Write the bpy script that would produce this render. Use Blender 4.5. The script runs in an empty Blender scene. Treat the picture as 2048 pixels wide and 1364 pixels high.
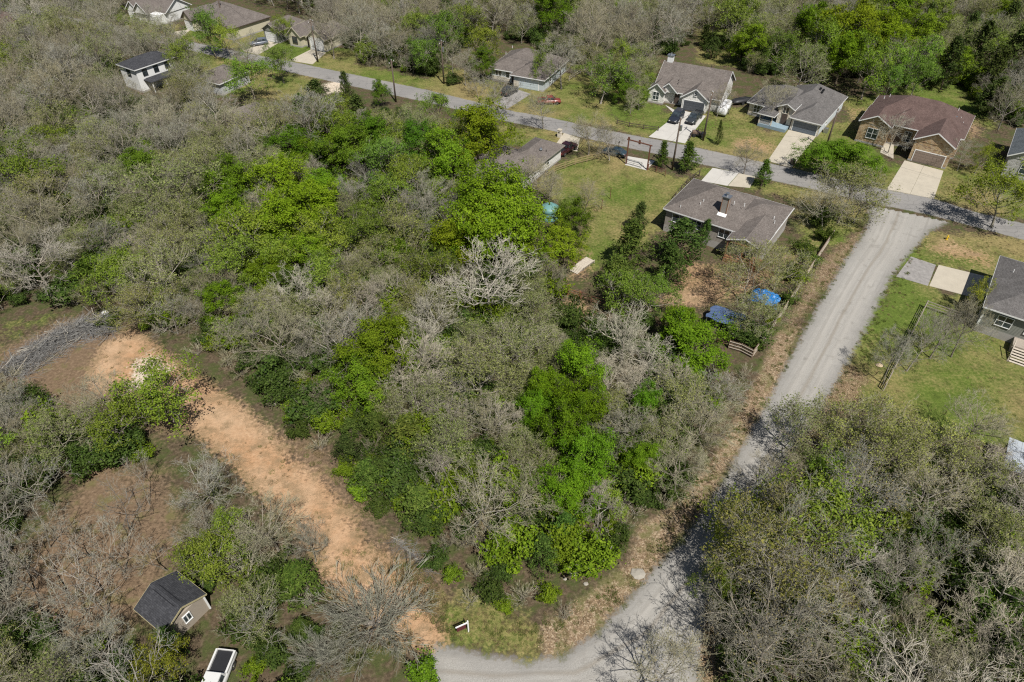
import bpy, math, random
import numpy as np
from mathutils import Vector, Matrix

# ------------------------------------------------------------------ camera, sky, sun, exposure
SC = bpy.context.scene
COL = SC.collection
CAM_H, PITCH, FPX = 60.0, math.radians(41.5), 1365.0
cam_d = bpy.data.cameras.new('camera')
cam = bpy.data.objects.new('camera', cam_d)
COL.objects.link(cam)
cam.location = (0, 0, CAM_H)
cam.rotation_euler = (math.pi / 2 - PITCH, 0, 0)
cam_d.sensor_width = 36.0
cam_d.lens = FPX / 2048 * 36.0
cam_d.clip_start = 0.5
cam_d.clip_end = 6000
SC.camera = cam

SUN_EL, SUN_AZ = math.radians(57), math.radians(157)      # azimuth clockwise from +Y
world = bpy.data.worlds.new('World')
SC.world = world
world.use_nodes = True
wn = world.node_tree
sky = wn.nodes.new('ShaderNodeTexSky')
sky.sky_type = 'NISHITA'
sky.sun_disc = False
sky.sun_elevation = SUN_EL
sky.sun_rotation = SUN_AZ
wn.links.new(sky.outputs[0], wn.nodes['Background'].inputs[0])
wn.nodes['Background'].inputs[1].default_value = 0.05
sun_d = bpy.data.lights.new('sun', 'SUN')
sun_d.energy = 5.0
sun_d.angle = math.radians(0.5)
sun_d.color = (1.0, 0.965, 0.91)
sun = bpy.data.objects.new('sun', sun_d)
COL.objects.link(sun)
SV = Vector((math.sin(SUN_AZ) * math.cos(SUN_EL), math.cos(SUN_AZ) * math.cos(SUN_EL), math.sin(SUN_EL)))
sun.rotation_euler = SV.to_track_quat('Z', 'Y').to_euler()
sun.location = (60, -80, 120)
vs = SC.view_settings
vs.view_transform = 'Standard'
vs.look = 'None'
vs.exposure = 0.2
vs.gamma = 1.0
vs.use_curve_mapping = False
SC.cycles.use_denoising = False
SC.cycles.filter_width = 1.2
SC.cycles.max_bounces = 4
SC.cycles.diffuse_bounces = 2
SC.cycles.transparent_max_bounces = 4

# ------------------------------------------------------------------ pixel -> place on the ground
def G(px, py, z=0.0):
    dx = (px - 1024) / FPX
    dv = (682 - py) / FPX
    Y = math.cos(PITCH) + dv * math.sin(PITCH)
    Z = -math.sin(PITCH) + dv * math.cos(PITCH)
    t = (z - CAM_H) / Z
    return Vector((dx * t, Y * t, z))

def pxm(p):                                     # photograph pixels per metre at a place
    depth = p[1] * math.cos(PITCH) + (CAM_H - p[2]) * math.sin(PITCH)
    return FPX / depth

def proj(x, y, z):                             # place -> photograph pixel
    depth = y * math.cos(PITCH) + (CAM_H - z) * math.sin(PITCH)
    v = -y * math.sin(PITCH) + (CAM_H - z) * math.cos(PITCH)
    return 1024 + FPX * x / depth, 682 + FPX * v / depth

def gpoly(pts):
    return [tuple(G(*p)[:2]) for p in pts]

def sdf(pts, poly):                             # signed distance, negative inside
    P = np.asarray(pts, float)
    V = np.asarray(poly, float)
    d = np.full(len(P), 1e18)
    ins = np.zeros(len(P), bool)
    j = len(V) - 1
    for i in range(len(V)):
        e = V[j] - V[i]
        w = P - V[i]
        t = np.clip((w @ e) / max(e @ e, 1e-9), 0, 1)
        b = w - t[:, None] * e
        d = np.minimum(d, (b * b).sum(1))
        c = ((V[i, 1] <= P[:, 1]) & (V[j, 1] > P[:, 1])) | ((V[j, 1] <= P[:, 1]) & (V[i, 1] > P[:, 1]))
        s = e[0] * w[:, 1] - e[1] * w[:, 0]
        up = V[j, 1] > V[i, 1]
        ins ^= c & ((s > 0) if up else (s < 0))
        j = i
    d = np.sqrt(d)
    return np.where(ins, -d, d)

def ldist(pts, line):                           # unsigned distance to a polyline, with side
    P = np.asarray(pts, float)
    best = np.full(len(P), 1e9)
    sgn = np.zeros(len(P))
    for a, b in zip(line[:-1], line[1:]):
        a = np.array(a[:2]); b = np.array(b[:2])
        e = b - a
        w = P - a
        t = np.clip((w @ e) / (e @ e), 0, 1)
        q = w - t[:, None] * e
        dd = np.sqrt((q * q).sum(1))
        m = dd < best
        best[m] = dd[m]
        sgn[m] = np.sign(e[0] * w[m, 1] - e[1] * w[m, 0])
    return best * sgn

# ------------------------------------------------------------------ objects
def tag(o, label=None, cat=None, group=None, kind=None):
    if label: o['label'] = label
    if cat: o['category'] = cat
    if group: o['group'] = group
    if kind: o['kind'] = kind
    return o

def empty(name, loc=(0, 0, 0), rz=0.0, label=None, cat=None, group=None):
    o = bpy.data.objects.new(name, None)
    COL.objects.link(o)
    o.location = loc
    o.rotation_euler = (0, 0, rz)
    o.empty_display_size = 0.3
    return tag(o, label, cat, group)

class MB:
    """collects faces and links them as one mesh object"""
    def __init__(s):
        s.v = []; s.f = []; s.m = []
    def add(s, vs, fs, mi=0):
        b = len(s.v)
        s.v += [tuple(v) for v in vs]
        s.f += [tuple(b + i for i in f) for f in fs]
        s.m += [mi] * len(fs)
        return s
    def box(s, x0, x1, y0, y1, z0, z1, mi=0):
        return s.add([(x0, y0, z0), (x1, y0, z0), (x1, y1, z0), (x0, y1, z0), (x0, y0, z1), (x1, y0, z1), (x1, y1, z1), (x0, y1, z1)],
                     [(0, 3, 2, 1), (4, 5, 6, 7), (0, 1, 5, 4), (1, 2, 6, 5), (2, 3, 7, 6), (3, 0, 4, 7)], mi)
    def bar(s, a, b, w, h=None, mi=0):          # beam of rectangular section from a to b
        a = Vector(a); b = Vector(b); h = w if h is None else h
        d = (b - a).normalized()
        x = d.cross(Vector((0, 0, 1)))
        if x.length < 1e-4: x = Vector((1, 0, 0))
        x.normalize()
        y = x.cross(d).normalized()
        vs = []
        for p in (a, b):
            for i, j in ((-1, -1), (1, -1), (1, 1), (-1, 1)):
                vs.append(p + x * (i * w / 2) + y * (j * h / 2))
        return s.add(vs, [(0, 3, 2, 1), (4, 5, 6, 7), (0, 1, 5, 4), (1, 2, 6, 5), (2, 3, 7, 6), (3, 0, 4, 7)], mi)
    def tube(s, a, b, r0, r1=None, k=8, mi=0, cap=True):
        a = Vector(a); b = Vector(b); r1 = r0 if r1 is None else r1
        d = (b - a).normalized()
        x = d.orthogonal().normalized()
        y = d.cross(x)
        vs = []
        for p, r in ((a, r0), (b, r1)):
            for i in range(k):
                t = 2 * math.pi * i / k
                vs.append(p + (x * math.cos(t) + y * math.sin(t)) * r)
        fs = [(i, (i + 1) % k, k + (i + 1) % k, k + i) for i in range(k)]
        if cap: fs += [tuple(range(k - 1, -1, -1)), tuple(range(k, 2 * k))]
        return s.add(vs, fs, mi)
    def loft(s, rings, mi=0, cap=True, closed=True):
        k = len(rings[0])
        vs = [v for r in rings for v in r]
        fs = []
        for i in range(len(rings) - 1):
            for j in range(k if closed else k - 1):
                a = i * k + j; b = i * k + (j + 1) % k
                fs.append((a, b, b + k, a + k))
        if cap:
            fs += [tuple(range(k - 1, -1, -1)), tuple(range((len(rings) - 1) * k, len(rings) * k))]
        return s.add(vs, fs, mi)
    def prism(s, poly, z0, z1, mi=0):
        k = len(poly)
        ar = sum(poly[i][0] * poly[(i + 1) % k][1] - poly[(i + 1) % k][0] * poly[i][1] for i in range(k))
        if ar < 0: poly = poly[::-1]
        return s.loft([[(x, y, z0) for x, y in poly], [(x, y, z1) for x, y in poly]], mi)
    def build(s, name, mat, parent=None, smooth=False):
        me = bpy.data.meshes.new(name)
        me.from_pydata(s.v, [], s.f)
        for m in (mat if isinstance(mat, (list, tuple)) else [mat]):
            me.materials.append(m)
        if any(s.m): me.polygons.foreach_set('material_index', s.m)
        if smooth: me.polygons.foreach_set('use_smooth', [True] * len(s.f))
        me.update()
        o = bpy.data.objects.new(name, me)
        COL.objects.link(o)
        if parent: o.parent = parent
        return o

def copy_tree(o, parent=None):
    c = o.copy()
    COL.objects.link(c)
    c.parent = parent
    for ch in o.children: copy_tree(ch, c)
    return c

# ------------------------------------------------------------------ materials
def nd(t, typ, **kw):
    n = t.nodes.new(typ)
    for k, v in kw.items():
        if k.startswith('i_'):
            key = k[2:]
            n.inputs[int(key) if key.isdigit() else key].default_value = v
        else: setattr(n, k, v)
    return n

def ramp(t, src, stops):
    r = t.nodes.new('ShaderNodeValToRGB')
    e = r.color_ramp.elements
    while len(e) < len(stops): e.new(0.5)
    for i, (p, c) in enumerate(stops):
        e[i].position = p
        e[i].color = (c, c, c, 1) if isinstance(c, (int, float)) else (*c, 1)
    t.links.new(src, r.inputs[0])
    return r.outputs[0]

def mix(t, fac, a, b, mode='MIX'):
    m = t.nodes.new('ShaderNodeMix')
    m.data_type = 'RGBA'
    m.blend_type = mode
    for idx, v in ((0, fac), (6, a), (7, b)):
        if isinstance(v, (int, float)): m.inputs[idx].default_value = v
        elif isinstance(v, (tuple, list)): m.inputs[idx].default_value = (*v[:3], 1)
        else: t.links.new(v, m.inputs[idx])
    return m.outputs[2]

def math_(t, op, a, b=0.0, c=0.0, clamp=False):
    m = t.nodes.new('ShaderNodeMath')
    m.operation = op
    m.use_clamp = clamp
    for i, v in enumerate((a, b, c)):
        if isinstance(v, (int, float)): m.inputs[i].default_value = v
        else: t.links.new(v, m.inputs[i])
    return m.outputs[0]

def noise(t, vec, scale, detail=4, rough=0.55, dist=0.0):
    n = nd(t, 'ShaderNodeTexNoise', i_Scale=scale, i_Detail=detail, i_Roughness=rough, i_Distortion=dist)
    if vec is not None: t.links.new(vec, n.inputs['Vector'])
    return n.outputs[0]

def newmat(name):
    m = bpy.data.materials.new(name)
    m.use_nodes = True
    t = m.node_tree
    return m, t, t.nodes['Principled BSDF']

MATS = {}
def M(name, col, rough=0.7, var=0.18, scale=3.0, metal=0.0, bump=0.0, bscale=40.0, grain=None, coat=0.0):
    """one plain material: base colour broken up by two noises, optional streaks and relief"""
    if name in MATS: return MATS[name]
    m, t, b = newmat(name)
    tc = nd(t, 'ShaderNodeTexCoord')
    vec = tc.outputs['Object']
    if grain:
        mp = nd(t, 'ShaderNodeMapping')
        mp.inputs['Scale'].default_value = grain
        t.links.new(vec, mp.inputs[0]); vec = mp.outputs[0]
    n1 = noise(t, vec, scale, 5)
    n2 = noise(t, vec, scale * 9, 3)
    f = math_(t, 'ADD', math_(t, 'MULTIPLY', n1, 0.6), math_(t, 'MULTIPLY', n2, 0.4))
    lo = tuple(c * (1 - var) for c in col); hi = tuple(min(1, c * (1 + var)) for c in col)
    c = ramp(t, f, [(0.3, lo), (0.7, hi)])
    t.links.new(c, b.inputs['Base Color'])
    b.inputs['Roughness'].default_value = rough
    b.inputs['Metallic'].default_value = metal
    b.inputs['Coat Weight'].default_value = coat
    if bump:
        bp = nd(t, 'ShaderNodeBump', i_Strength=bump, i_Distance=0.05)
        t.links.new(noise(t, vec, bscale, 3), bp.inputs['Height'])
        t.links.new(bp.outputs[0], b.inputs['Normal'])
    MATS[name] = m
    return m

def m_shingle(name, c1, c2):
    if name in MATS: return MATS[name]
    m, t, b = newmat(name)
    tc = nd(t, 'ShaderNodeTexCoord')
    br = nd(t, 'ShaderNodeTexBrick', i_Scale=1.0)
    br.inputs['Brick Width'].default_value = 0.3
    br.inputs['Row Height'].default_value = 0.16
    br.inputs['Mortar Size'].default_value = 0.008
    br.inputs['Color1'].default_value = (*c1, 1)
    br.inputs['Color2'].default_value = (*c2, 1)
    br.inputs['Mortar'].default_value = (*[c * 0.55 for c in c1], 1)
    br.offset = 0.37
    br.offset_frequency = 3
    t.links.new(tc.outputs['UV'], br.inputs[0])
    n = noise(t, tc.outputs['Object'], 0.7, 5)
    f = noise(t, tc.outputs['Object'], 9, 3)
    c = mix(t, 1.0, br.outputs[0], ramp(t, n, [(0.3, 0.82), (0.7, 1.12)]), 'MULTIPLY')
    c = mix(t, 1.0, c, ramp(t, f, [(0.3, 0.75), (0.7, 1.2)]), 'MULTIPLY')
    t.links.new(c, b.inputs['Base Color'])
    b.inputs['Roughness'].default_value = 0.92
    b.inputs['Specular IOR Level'].default_value = 0.25
    bp = nd(t, 'ShaderNodeBump', i_Strength=0.5, i_Distance=0.02)
    t.links.new(br.outputs[1], bp.inputs['Height']); bp.invert = True
    t.links.new(bp.outputs[0], b.inputs['Normal'])
    MATS[name] = m
    return m

def m_stone(name, cols, mortar, scale=2.6):
    if name in MATS: return MATS[name]
    m, t, b = newmat(name)
    tc = nd(t, 'ShaderNodeTexCoord')
    v = nd(t, 'ShaderNodeTexVoronoi', i_Scale=scale); v.feature = 'F1'
    e = nd(t, 'ShaderNodeTexVoronoi', i_Scale=scale); e.feature = 'DISTANCE_TO_EDGE'
    mp = nd(t, 'ShaderNodeMapping'); mp.inputs['Scale'].default_value = (1, 1, 1.7)
    t.links.new(tc.outputs['Object'], mp.inputs[0])
    for k in (v, e): t.links.new(mp.outputs[0], k.inputs['Vector'])
    sep = nd(t, 'ShaderNodeSeparateColor'); t.links.new(v.outputs['Color'], sep.inputs[0])
    st = [(i / (len(cols) - 1), c) for i, c in enumerate(cols)]
    c = ramp(t, sep.outputs[0], st)
    c = mix(t, 1.0, c, ramp(t, noise(t, tc.outputs['Object'], 12, 4), [(0.3, 0.75), (0.7, 1.15)]), 'MULTIPLY')
    edge = ramp(t, e.outputs['Distance'], [(0.03, 0.0), (0.07, 1.0)])
    c = mix(t, edge, mortar, c)
    t.links.new(c, b.inputs['Base Color'])
    b.inputs['Roughness'].default_value = 0.9
    bp = nd(t, 'ShaderNodeBump', i_Strength=0.6, i_Distance=0.05)
    t.links.new(edge, bp.inputs['Height']); t.links.new(bp.outputs[0], b.inputs['Normal'])
    MATS[name] = m
    return m

def m_leaf(name, c1, c2, trans=0.28):
    if name in MATS: return MATS[name]
    m = bpy.data.materials.new(name); m.use_nodes = True
    t = m.node_tree; t.nodes.clear()
    out = nd(t, 'ShaderNodeOutputMaterial')
    at = nd(t, 'ShaderNodeAttribute', attribute_name='tint')
    oi = nd(t, 'ShaderNodeObjectInfo')
    c = mix(t, at.outputs['Fac'], c1, c2)
    c = mix(t, 1.0, c, oi.outputs['Color'], 'MULTIPLY')
    hs = nd(t, 'ShaderNodeHueSaturation')
    t.links.new(math_(t, 'ADD', 0.491, math_(t, 'MULTIPLY', oi.outputs['Random'], 0.014)), hs.inputs['Hue'])
    t.links.new(math_(t, 'ADD', 0.85, math_(t, 'MULTIPLY', oi.outputs['Random'], 0.3)), hs.inputs['Value'])
    t.links.new(c, hs.inputs['Color'])
    d = nd(t, 'ShaderNodeBsdfDiffuse'); tr = nd(t, 'ShaderNodeBsdfTranslucent')
    for s in (d, tr): t.links.new(hs.outputs[0], s.inputs['Color'])
    ms = nd(t, 'ShaderNodeMixShader', i_0=trans)
    t.links.new(d.outputs[0], ms.inputs[1]); t.links.new(tr.outputs[0], ms.inputs[2])
    t.links.new(ms.outputs[0], out.inputs[0])
    MATS[name] = m
    return m

def m_bark(name, c1, c2):
    if name in MATS: return MATS[name]
    m, t, b = newmat(name)
    tc = nd(t, 'ShaderNodeTexCoord'); oi = nd(t, 'ShaderNodeObjectInfo')
    c = ramp(t, noise(t, tc.outputs['Object'], 2.3, 5), [(0.3, c1), (0.7, c2)])
    c = mix(t, 1.0, c, ramp(t, oi.outputs['Random'], [(0, (0.74, 0.71, 0.67)), (0.3, (1.08, 1.04, 0.95)), (0.55, (0.94, 0.96, 0.87)), (0.8, (1.22, 1.21, 1.19)), (1, (0.76, 0.76, 0.76))]), 'MULTIPLY')
    t.links.new(c, b.inputs['Base Color'])
    b.inputs['Roughness'].default_value = 0.95
    b.inputs['Specular IOR Level'].default_value = 0.1
    MATS[name] = m
    return m

def m_glass(name='window_glass', col=(0.03, 0.04, 0.045)):
    if name in MATS: return MATS[name]
    m, t, b = newmat(name)
    tc = nd(t, 'ShaderNodeTexCoord')
    c = ramp(t, noise(t, tc.outputs['Object'], 1.3, 2), [(0.35, tuple(x * 0.5 for x in col)), (0.7, tuple(x * 1.8 for x in col))])
    t.links.new(c, b.inputs['Base Color'])
    b.inputs['Roughness'].default_value = 0.06
    b.inputs['Specular IOR Level'].default_value = 0.6
    MATS[name] = m
    return m
# ------------------------------------------------------------------ ground: zones traced on the photograph, laid on the plane z = 0
ZONES = {
 'dirt': [[(215,690),(262,668),(300,690),(350,730),(420,775),(480,820),(520,860),(575,915),(640,965),(690,1030),(735,1105),(690,1130),(640,1105),(585,1040),(520,975),(470,930),(420,880),(340,815),(230,800),(185,760)],
          [(640,1100),(760,1110),(830,1180),(885,1270),(870,1300),(760,1250),(650,1150)],
          [(1310,345),(1285,362),(1215,412),(1195,430),(1188,418),(1240,380),(1280,345)],
          [(1330,455),(1400,520),(1500,540),(1580,500),(1640,470),(1590,560),(1480,600),(1340,640),(1310,600),(1340,540)],
          [(1835,490),(1900,478),(2000,510),(1995,545),(1880,515)],
          [(1455,285),(1500,265),(1560,290),(1540,310),(1470,300)], [(1110,600),(1170,580),(1200,640),(1150,665)],
          [(1130,560),(1150,490),(1185,495),(1180,560)], [(1690,215),(1730,215),(1700,260)],[(1930,250),(1960,235),(1965,270),(1935,285)],[(955,1040),(1010,1040),(1010,1075),(960,1075)]],
 'caliche': [[(255,735),(300,700),(345,735),(330,760),(300,780),(240,785)], [(470,1020),(505,1020),(520,1075),(490,1085)],[(640,170),(700,150),(690,185),(645,190)]],
 'clear': [[(0,700),(120,640),(225,635),(330,700),(430,860),(330,870),(200,820),(60,800),(0,760)],
           [(190,930),(330,950),(350,1080),(330,1150),(270,1230),(120,1280),(20,1200),(100,1050)], [(760,1130),(850,1120),(900,1200),(880,1290),(800,1230)], [(1810,10),(2048,0),(2048,40),(1900,45)], [(500,850),(640,890),(760,1050),(850,1150),(800,1180),(720,1080),(600,960)]],
 'lawn': [[(1090,345),(1180,300),(1310,340),(1380,360),(1330,440),(1300,480),(1190,540),(1150,500),(1180,440),(1070,380)],
          [(1700,690),(1780,590),(1860,600),(1960,610),(2150,700),(2150,920),(1900,870),(1760,800),(1670,790)],
          [(960,205),(1120,140),(1200,180),(1240,250),(1160,248),(1030,225)],
          [(1235,235),(1320,225),(1400,230),(1540,265),(1700,240),(1780,330),(1990,340),(2150,380),(2150,460),(1860,400),(1560,330),(1240,262)],
          [(640,112),(860,160),(1000,200),(1010,228),(860,182),(640,138)],
          [(470,50),(560,65),(640,85),(720,105),(700,148),(560,120),(470,105)], [(500,135),(640,158),(620,205),(500,190)],
          [(1000,248),(1100,262),(1220,290),(1180,305),(1100,295),(1010,290)], [(1385,330),(1500,355),(1610,380),(1740,412),(1690,490),(1610,500),(1590,400),(1480,370),(1390,350)],
          [(1790,530),(1860,465),(2048,475),(2150,560),(1960,550),(1870,525)], [(1770,580),(1820,520),(1880,590),(1950,600),(1800,650),(1700,700)],
          [(-100,670),(60,632),(130,600),(125,640),(-100,740)], [(1395,60),(1560,60),(1560,145),(1395,125)], [(1780,140),(1930,160),(1995,260),(1950,250),(1780,190)],
          [(860,1200),(1000,1210),(1095,1270),(1085,1318),(990,1305),(885,1285)], [(1700,320),(1790,345),(1760,385),(1690,370)], [(860,120),(1000,165),(990,205),(860,165)], [(1130,120),(1290,130),(1300,225),(1240,250),(1190,190)], [(1270,200),(1330,215),(1310,262),(1240,255)], [(1410,215),(1500,215),(1520,262),(1400,262)], [(330,75),(480,100),(470,60),(400,45)], [(380,100),(520,130),(500,190),(440,190)], [(200,20),(360,50),(340,72),(180,38)], [(1640,265),(1710,240),(1740,330),(1650,330)], [(1880,330),(2000,340),(2000,400),(1880,395)], [(1680,200),(1760,190),(1720,260)]],
 'litter': [[(1555,665),(1600,650),(1545,790),(1490,880),(1440,960),(1380,1040),(1310,1130),(1230,1220),(1160,1290),(1090,1320),(1080,1250),(1160,1200),(1255,1130),(1280,1050),(1350,1010),(1420,930),(1470,840),(1520,750)],
            [(1640,520),(1700,470),(1745,440),(1700,520),(1600,645),(1560,660)], [(1640,800),(1700,720),(1745,765),(1640,870),(1560,960)], [(1400,1200),(1430,1180),(1420,1364),(1395,1364)]],
}
ZONES = {k: [gpoly(p) for p in v] for k, v in ZONES.items()}
SOFT = {'dirt': 4.2, 'caliche': 3.0, 'clear': 6.0, 'lawn': 4.0, 'litter': 2.4}

def zone_weights(P):
    out = {}
    for k, polys in ZONES.items():
        w = np.zeros(len(P))
        for i, p in enumerate(polys):
            w = np.maximum(w, np.clip((0.6 if k == 'dirt' and i < 2 else 0.5) - sdf(P, p) / SOFT[k], 0, 1) * ((0.34 if i == 2 else 0.56 if i >= 3 else 1.0) if k == 'dirt' else 0.62 if (k == 'litter' and i) else (0.5 if i == 1 else 0.7) if k == 'caliche' else 0.45 if (k == 'lawn' and i == 11) else 1.0))
        out[k] = w
    return out

def set_zone_attrs(me, P):
    w = zone_weights(P)
    a = me.attributes.new('za', 'FLOAT_COLOR', 'POINT')
    a.data.foreach_set('color', np.stack([w['dirt'], w['lawn'], w['litter'], np.ones(len(P))], 1).astype(np.float32).ravel())
    b = me.attributes.new('zb', 'FLOAT_COLOR', 'POINT')
    b.data.foreach_set('color', np.stack([w['caliche'], w['clear'], np.zeros(len(P)), np.ones(len(P))], 1).astype(np.float32).ravel())

def ground_color(t):
    """nodes for the bare ground, in world metres; returns colour and height sockets"""
    geo = nd(t, 'ShaderNodeNewGeometry')
    P = geo.outputs['Position']
    za = nd(t, 'ShaderNodeAttribute', attribute_name='za'); zb = nd(t, 'ShaderNodeAttribute', attribute_name='zb')
    A = nd(t, 'ShaderNodeSeparateColor'); t.links.new(za.outputs['Color'], A.inputs[0])
    B = nd(t, 'ShaderNodeSeparateColor'); t.links.new(zb.outputs['Color'], B.inputs[0])
    big = noise(t, P, 0.12, 6, 0.6)
    med = noise(t, P, 0.55, 6, 0.62)
    fine = noise(t, P, 2.6, 5, 0.65)
    grit = noise(t, P, 9.0, 3, 0.7)
    huge = noise(t, P, 0.045, 4, 0.55)
    vor = nd(t, 'ShaderNodeTexVoronoi', i_Scale=8.5); t.links.new(P, vor.inputs['Vector'])
    vc = nd(t, 'ShaderNodeSeparateColor'); t.links.new(vor.outputs['Color'], vc.inputs[0])
    def msk(w, n1=med, n2=fine, k=1.4):
        j = math_(t, 'ADD', math_(t, 'MULTIPLY', math_(t, 'ADD', math_(t, 'MULTIPLY', n1, 0.6), math_(t, 'MULTIPLY', big, 0.4)), 0.6), math_(t, 'MULTIPLY', n2, 0.4))
        s = math_(t, 'ADD', w, math_(t, 'MULTIPLY', math_(t, 'SUBTRACT', j, 0.5), k * 2))
        inside = math_(t, 'GREATER_THAN', w, 0.001)
        return math_(t, 'MULTIPLY', ramp(t, s, [(0.30, 0.0), (0.68, 1.0)]), inside)
    # woodland floor: leaf litter, grey humus, moss and weeds
    wood = ramp(t, fine, [(0.28, (0.042, 0.033, 0.020)), (0.5, (0.092, 0.068, 0.042)), (0.72, (0.17, 0.128, 0.085))])
    wood = mix(t, ramp(t, med, [(0.44, 0.0), (0.58, 0.8)]), wood, ramp(t, grit, [(0.3, (0.035, 0.05, 0.014)), (0.7, (0.085, 0.105, 0.03))]))
    # brown clearings
    clear = ramp(t, fine, [(0.3, (0.115, 0.078, 0.048)), (0.55, (0.185, 0.128, 0.08)), (0.75, (0.275, 0.20, 0.13))])
    clear = mix(t, ramp(t, med, [(0.52, 0.0), (0.66, 0.7)]), clear, (0.13, 0.125, 0.045))
    # mown and dry grass
    green = ramp(t, grit, [(0.25, (0.058, 0.092, 0.014)), (0.6, (0.115, 0.158, 0.028)), (0.85, (0.18, 0.215, 0.05))])
    dry = ramp(t, grit, [(0.25, (0.165, 0.125, 0.05)), (0.7, (0.31, 0.245, 0.115))])
    dfac = ramp(t, math_(t, 'ADD', math_(t, 'MULTIPLY', math_(t, 'ADD', math_(t, 'MULTIPLY', huge, 0.6), math_(t, 'MULTIPLY', big, 0.4)), 0.75), math_(t, 'MULTIPLY', fine, 0.25)), [(0.445, 0.0), (0.57, 0.9)])
    lawn = mix(t, dfac, green, dry)
    lawn = mix(t, 1.0, lawn, ramp(t, med, [(0.3, 0.68), (0.5, 1.0), (0.7, 1.18)]), 'MULTIPLY')
    lawn = mix(t, 1.0, lawn, ramp(t, fine, [(0.3, 0.72), (0.7, 1.2)]), 'MULTIPLY')
    lawn = mix(t, ramp(t, math_(t, 'ADD', math_(t, 'MULTIPLY', med, 0.55), math_(t, 'MULTIPLY', grit, 0.45)), [(0.58, 0.0), (0.68, 0.55)]), lawn, (0.30, 0.185, 0.105))
    # orange earth
    dirt = ramp(t, fine, [(0.25, (0.305, 0.172, 0.088)), (0.5, (0.43, 0.255, 0.138)), (0.75, (0.51, 0.325, 0.19))])
    dirt = mix(t, ramp(t, big, [(0.42, 0.0), (0.62, 0.5)]), dirt, (0.50, 0.37, 0.245))
    dirt = mix(t, ramp(t, math_(t, 'ADD', math_(t, 'MULTIPLY', med, 0.6), math_(t, 'MULTIPLY', grit, 0.4)), [(0.46, 0.0), (0.58, 0.85)]), dirt, (0.225, 0.16, 0.09))
    dirt = mix(t, ramp(t, math_(t, 'ADD', math_(t, 'MULTIPLY', huge, 0.5), math_(t, 'MULTIPLY', fine, 0.5)), [(0.57, 0.0), (0.68, 0.5)]), dirt, (0.52, 0.40, 0.27))
    # fallen leaves
    lit = ramp(t, vc.outputs[0], [(0.0, (0.15, 0.105, 0.065)), (0.35, (0.235, 0.165, 0.10)), (0.7, (0.315, 0.232, 0.148)), (1.0, (0.43, 0.345, 0.24))])
    lit = mix(t, 1.0, lit, ramp(t, fine, [(0.3, 0.7), (0.7, 1.15)]), 'MULTIPLY')
    lit = mix(t, ramp(t, med, [(0.5, 0.0), (0.62, 0.75)]), lit, (0.125, 0.125, 0.045))
    cal = ramp(t, fine, [(0.3, (0.46, 0.37, 0.27)), (0.7, (0.66, 0.58, 0.47))])
    col = mix(t, msk(B.outputs[1]), wood, clear)
    col = mix(t, msk(A.outputs[1]), col, lawn)
    col = mix(t, msk(A.outputs[0]), col, dirt)
    col = mix(t, msk(A.outputs[2], k=0.6), col, lit)
    col = mix(t, msk(B.outputs[0]), col, cal)
    h = math_(t, 'ADD', math_(t, 'MULTIPLY', fine, 0.6), math_(t, 'MULTIPLY', grit, 0.4))
    return P, col, h, dict(big=big, med=med, fine=fine, grit=grit)

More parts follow.
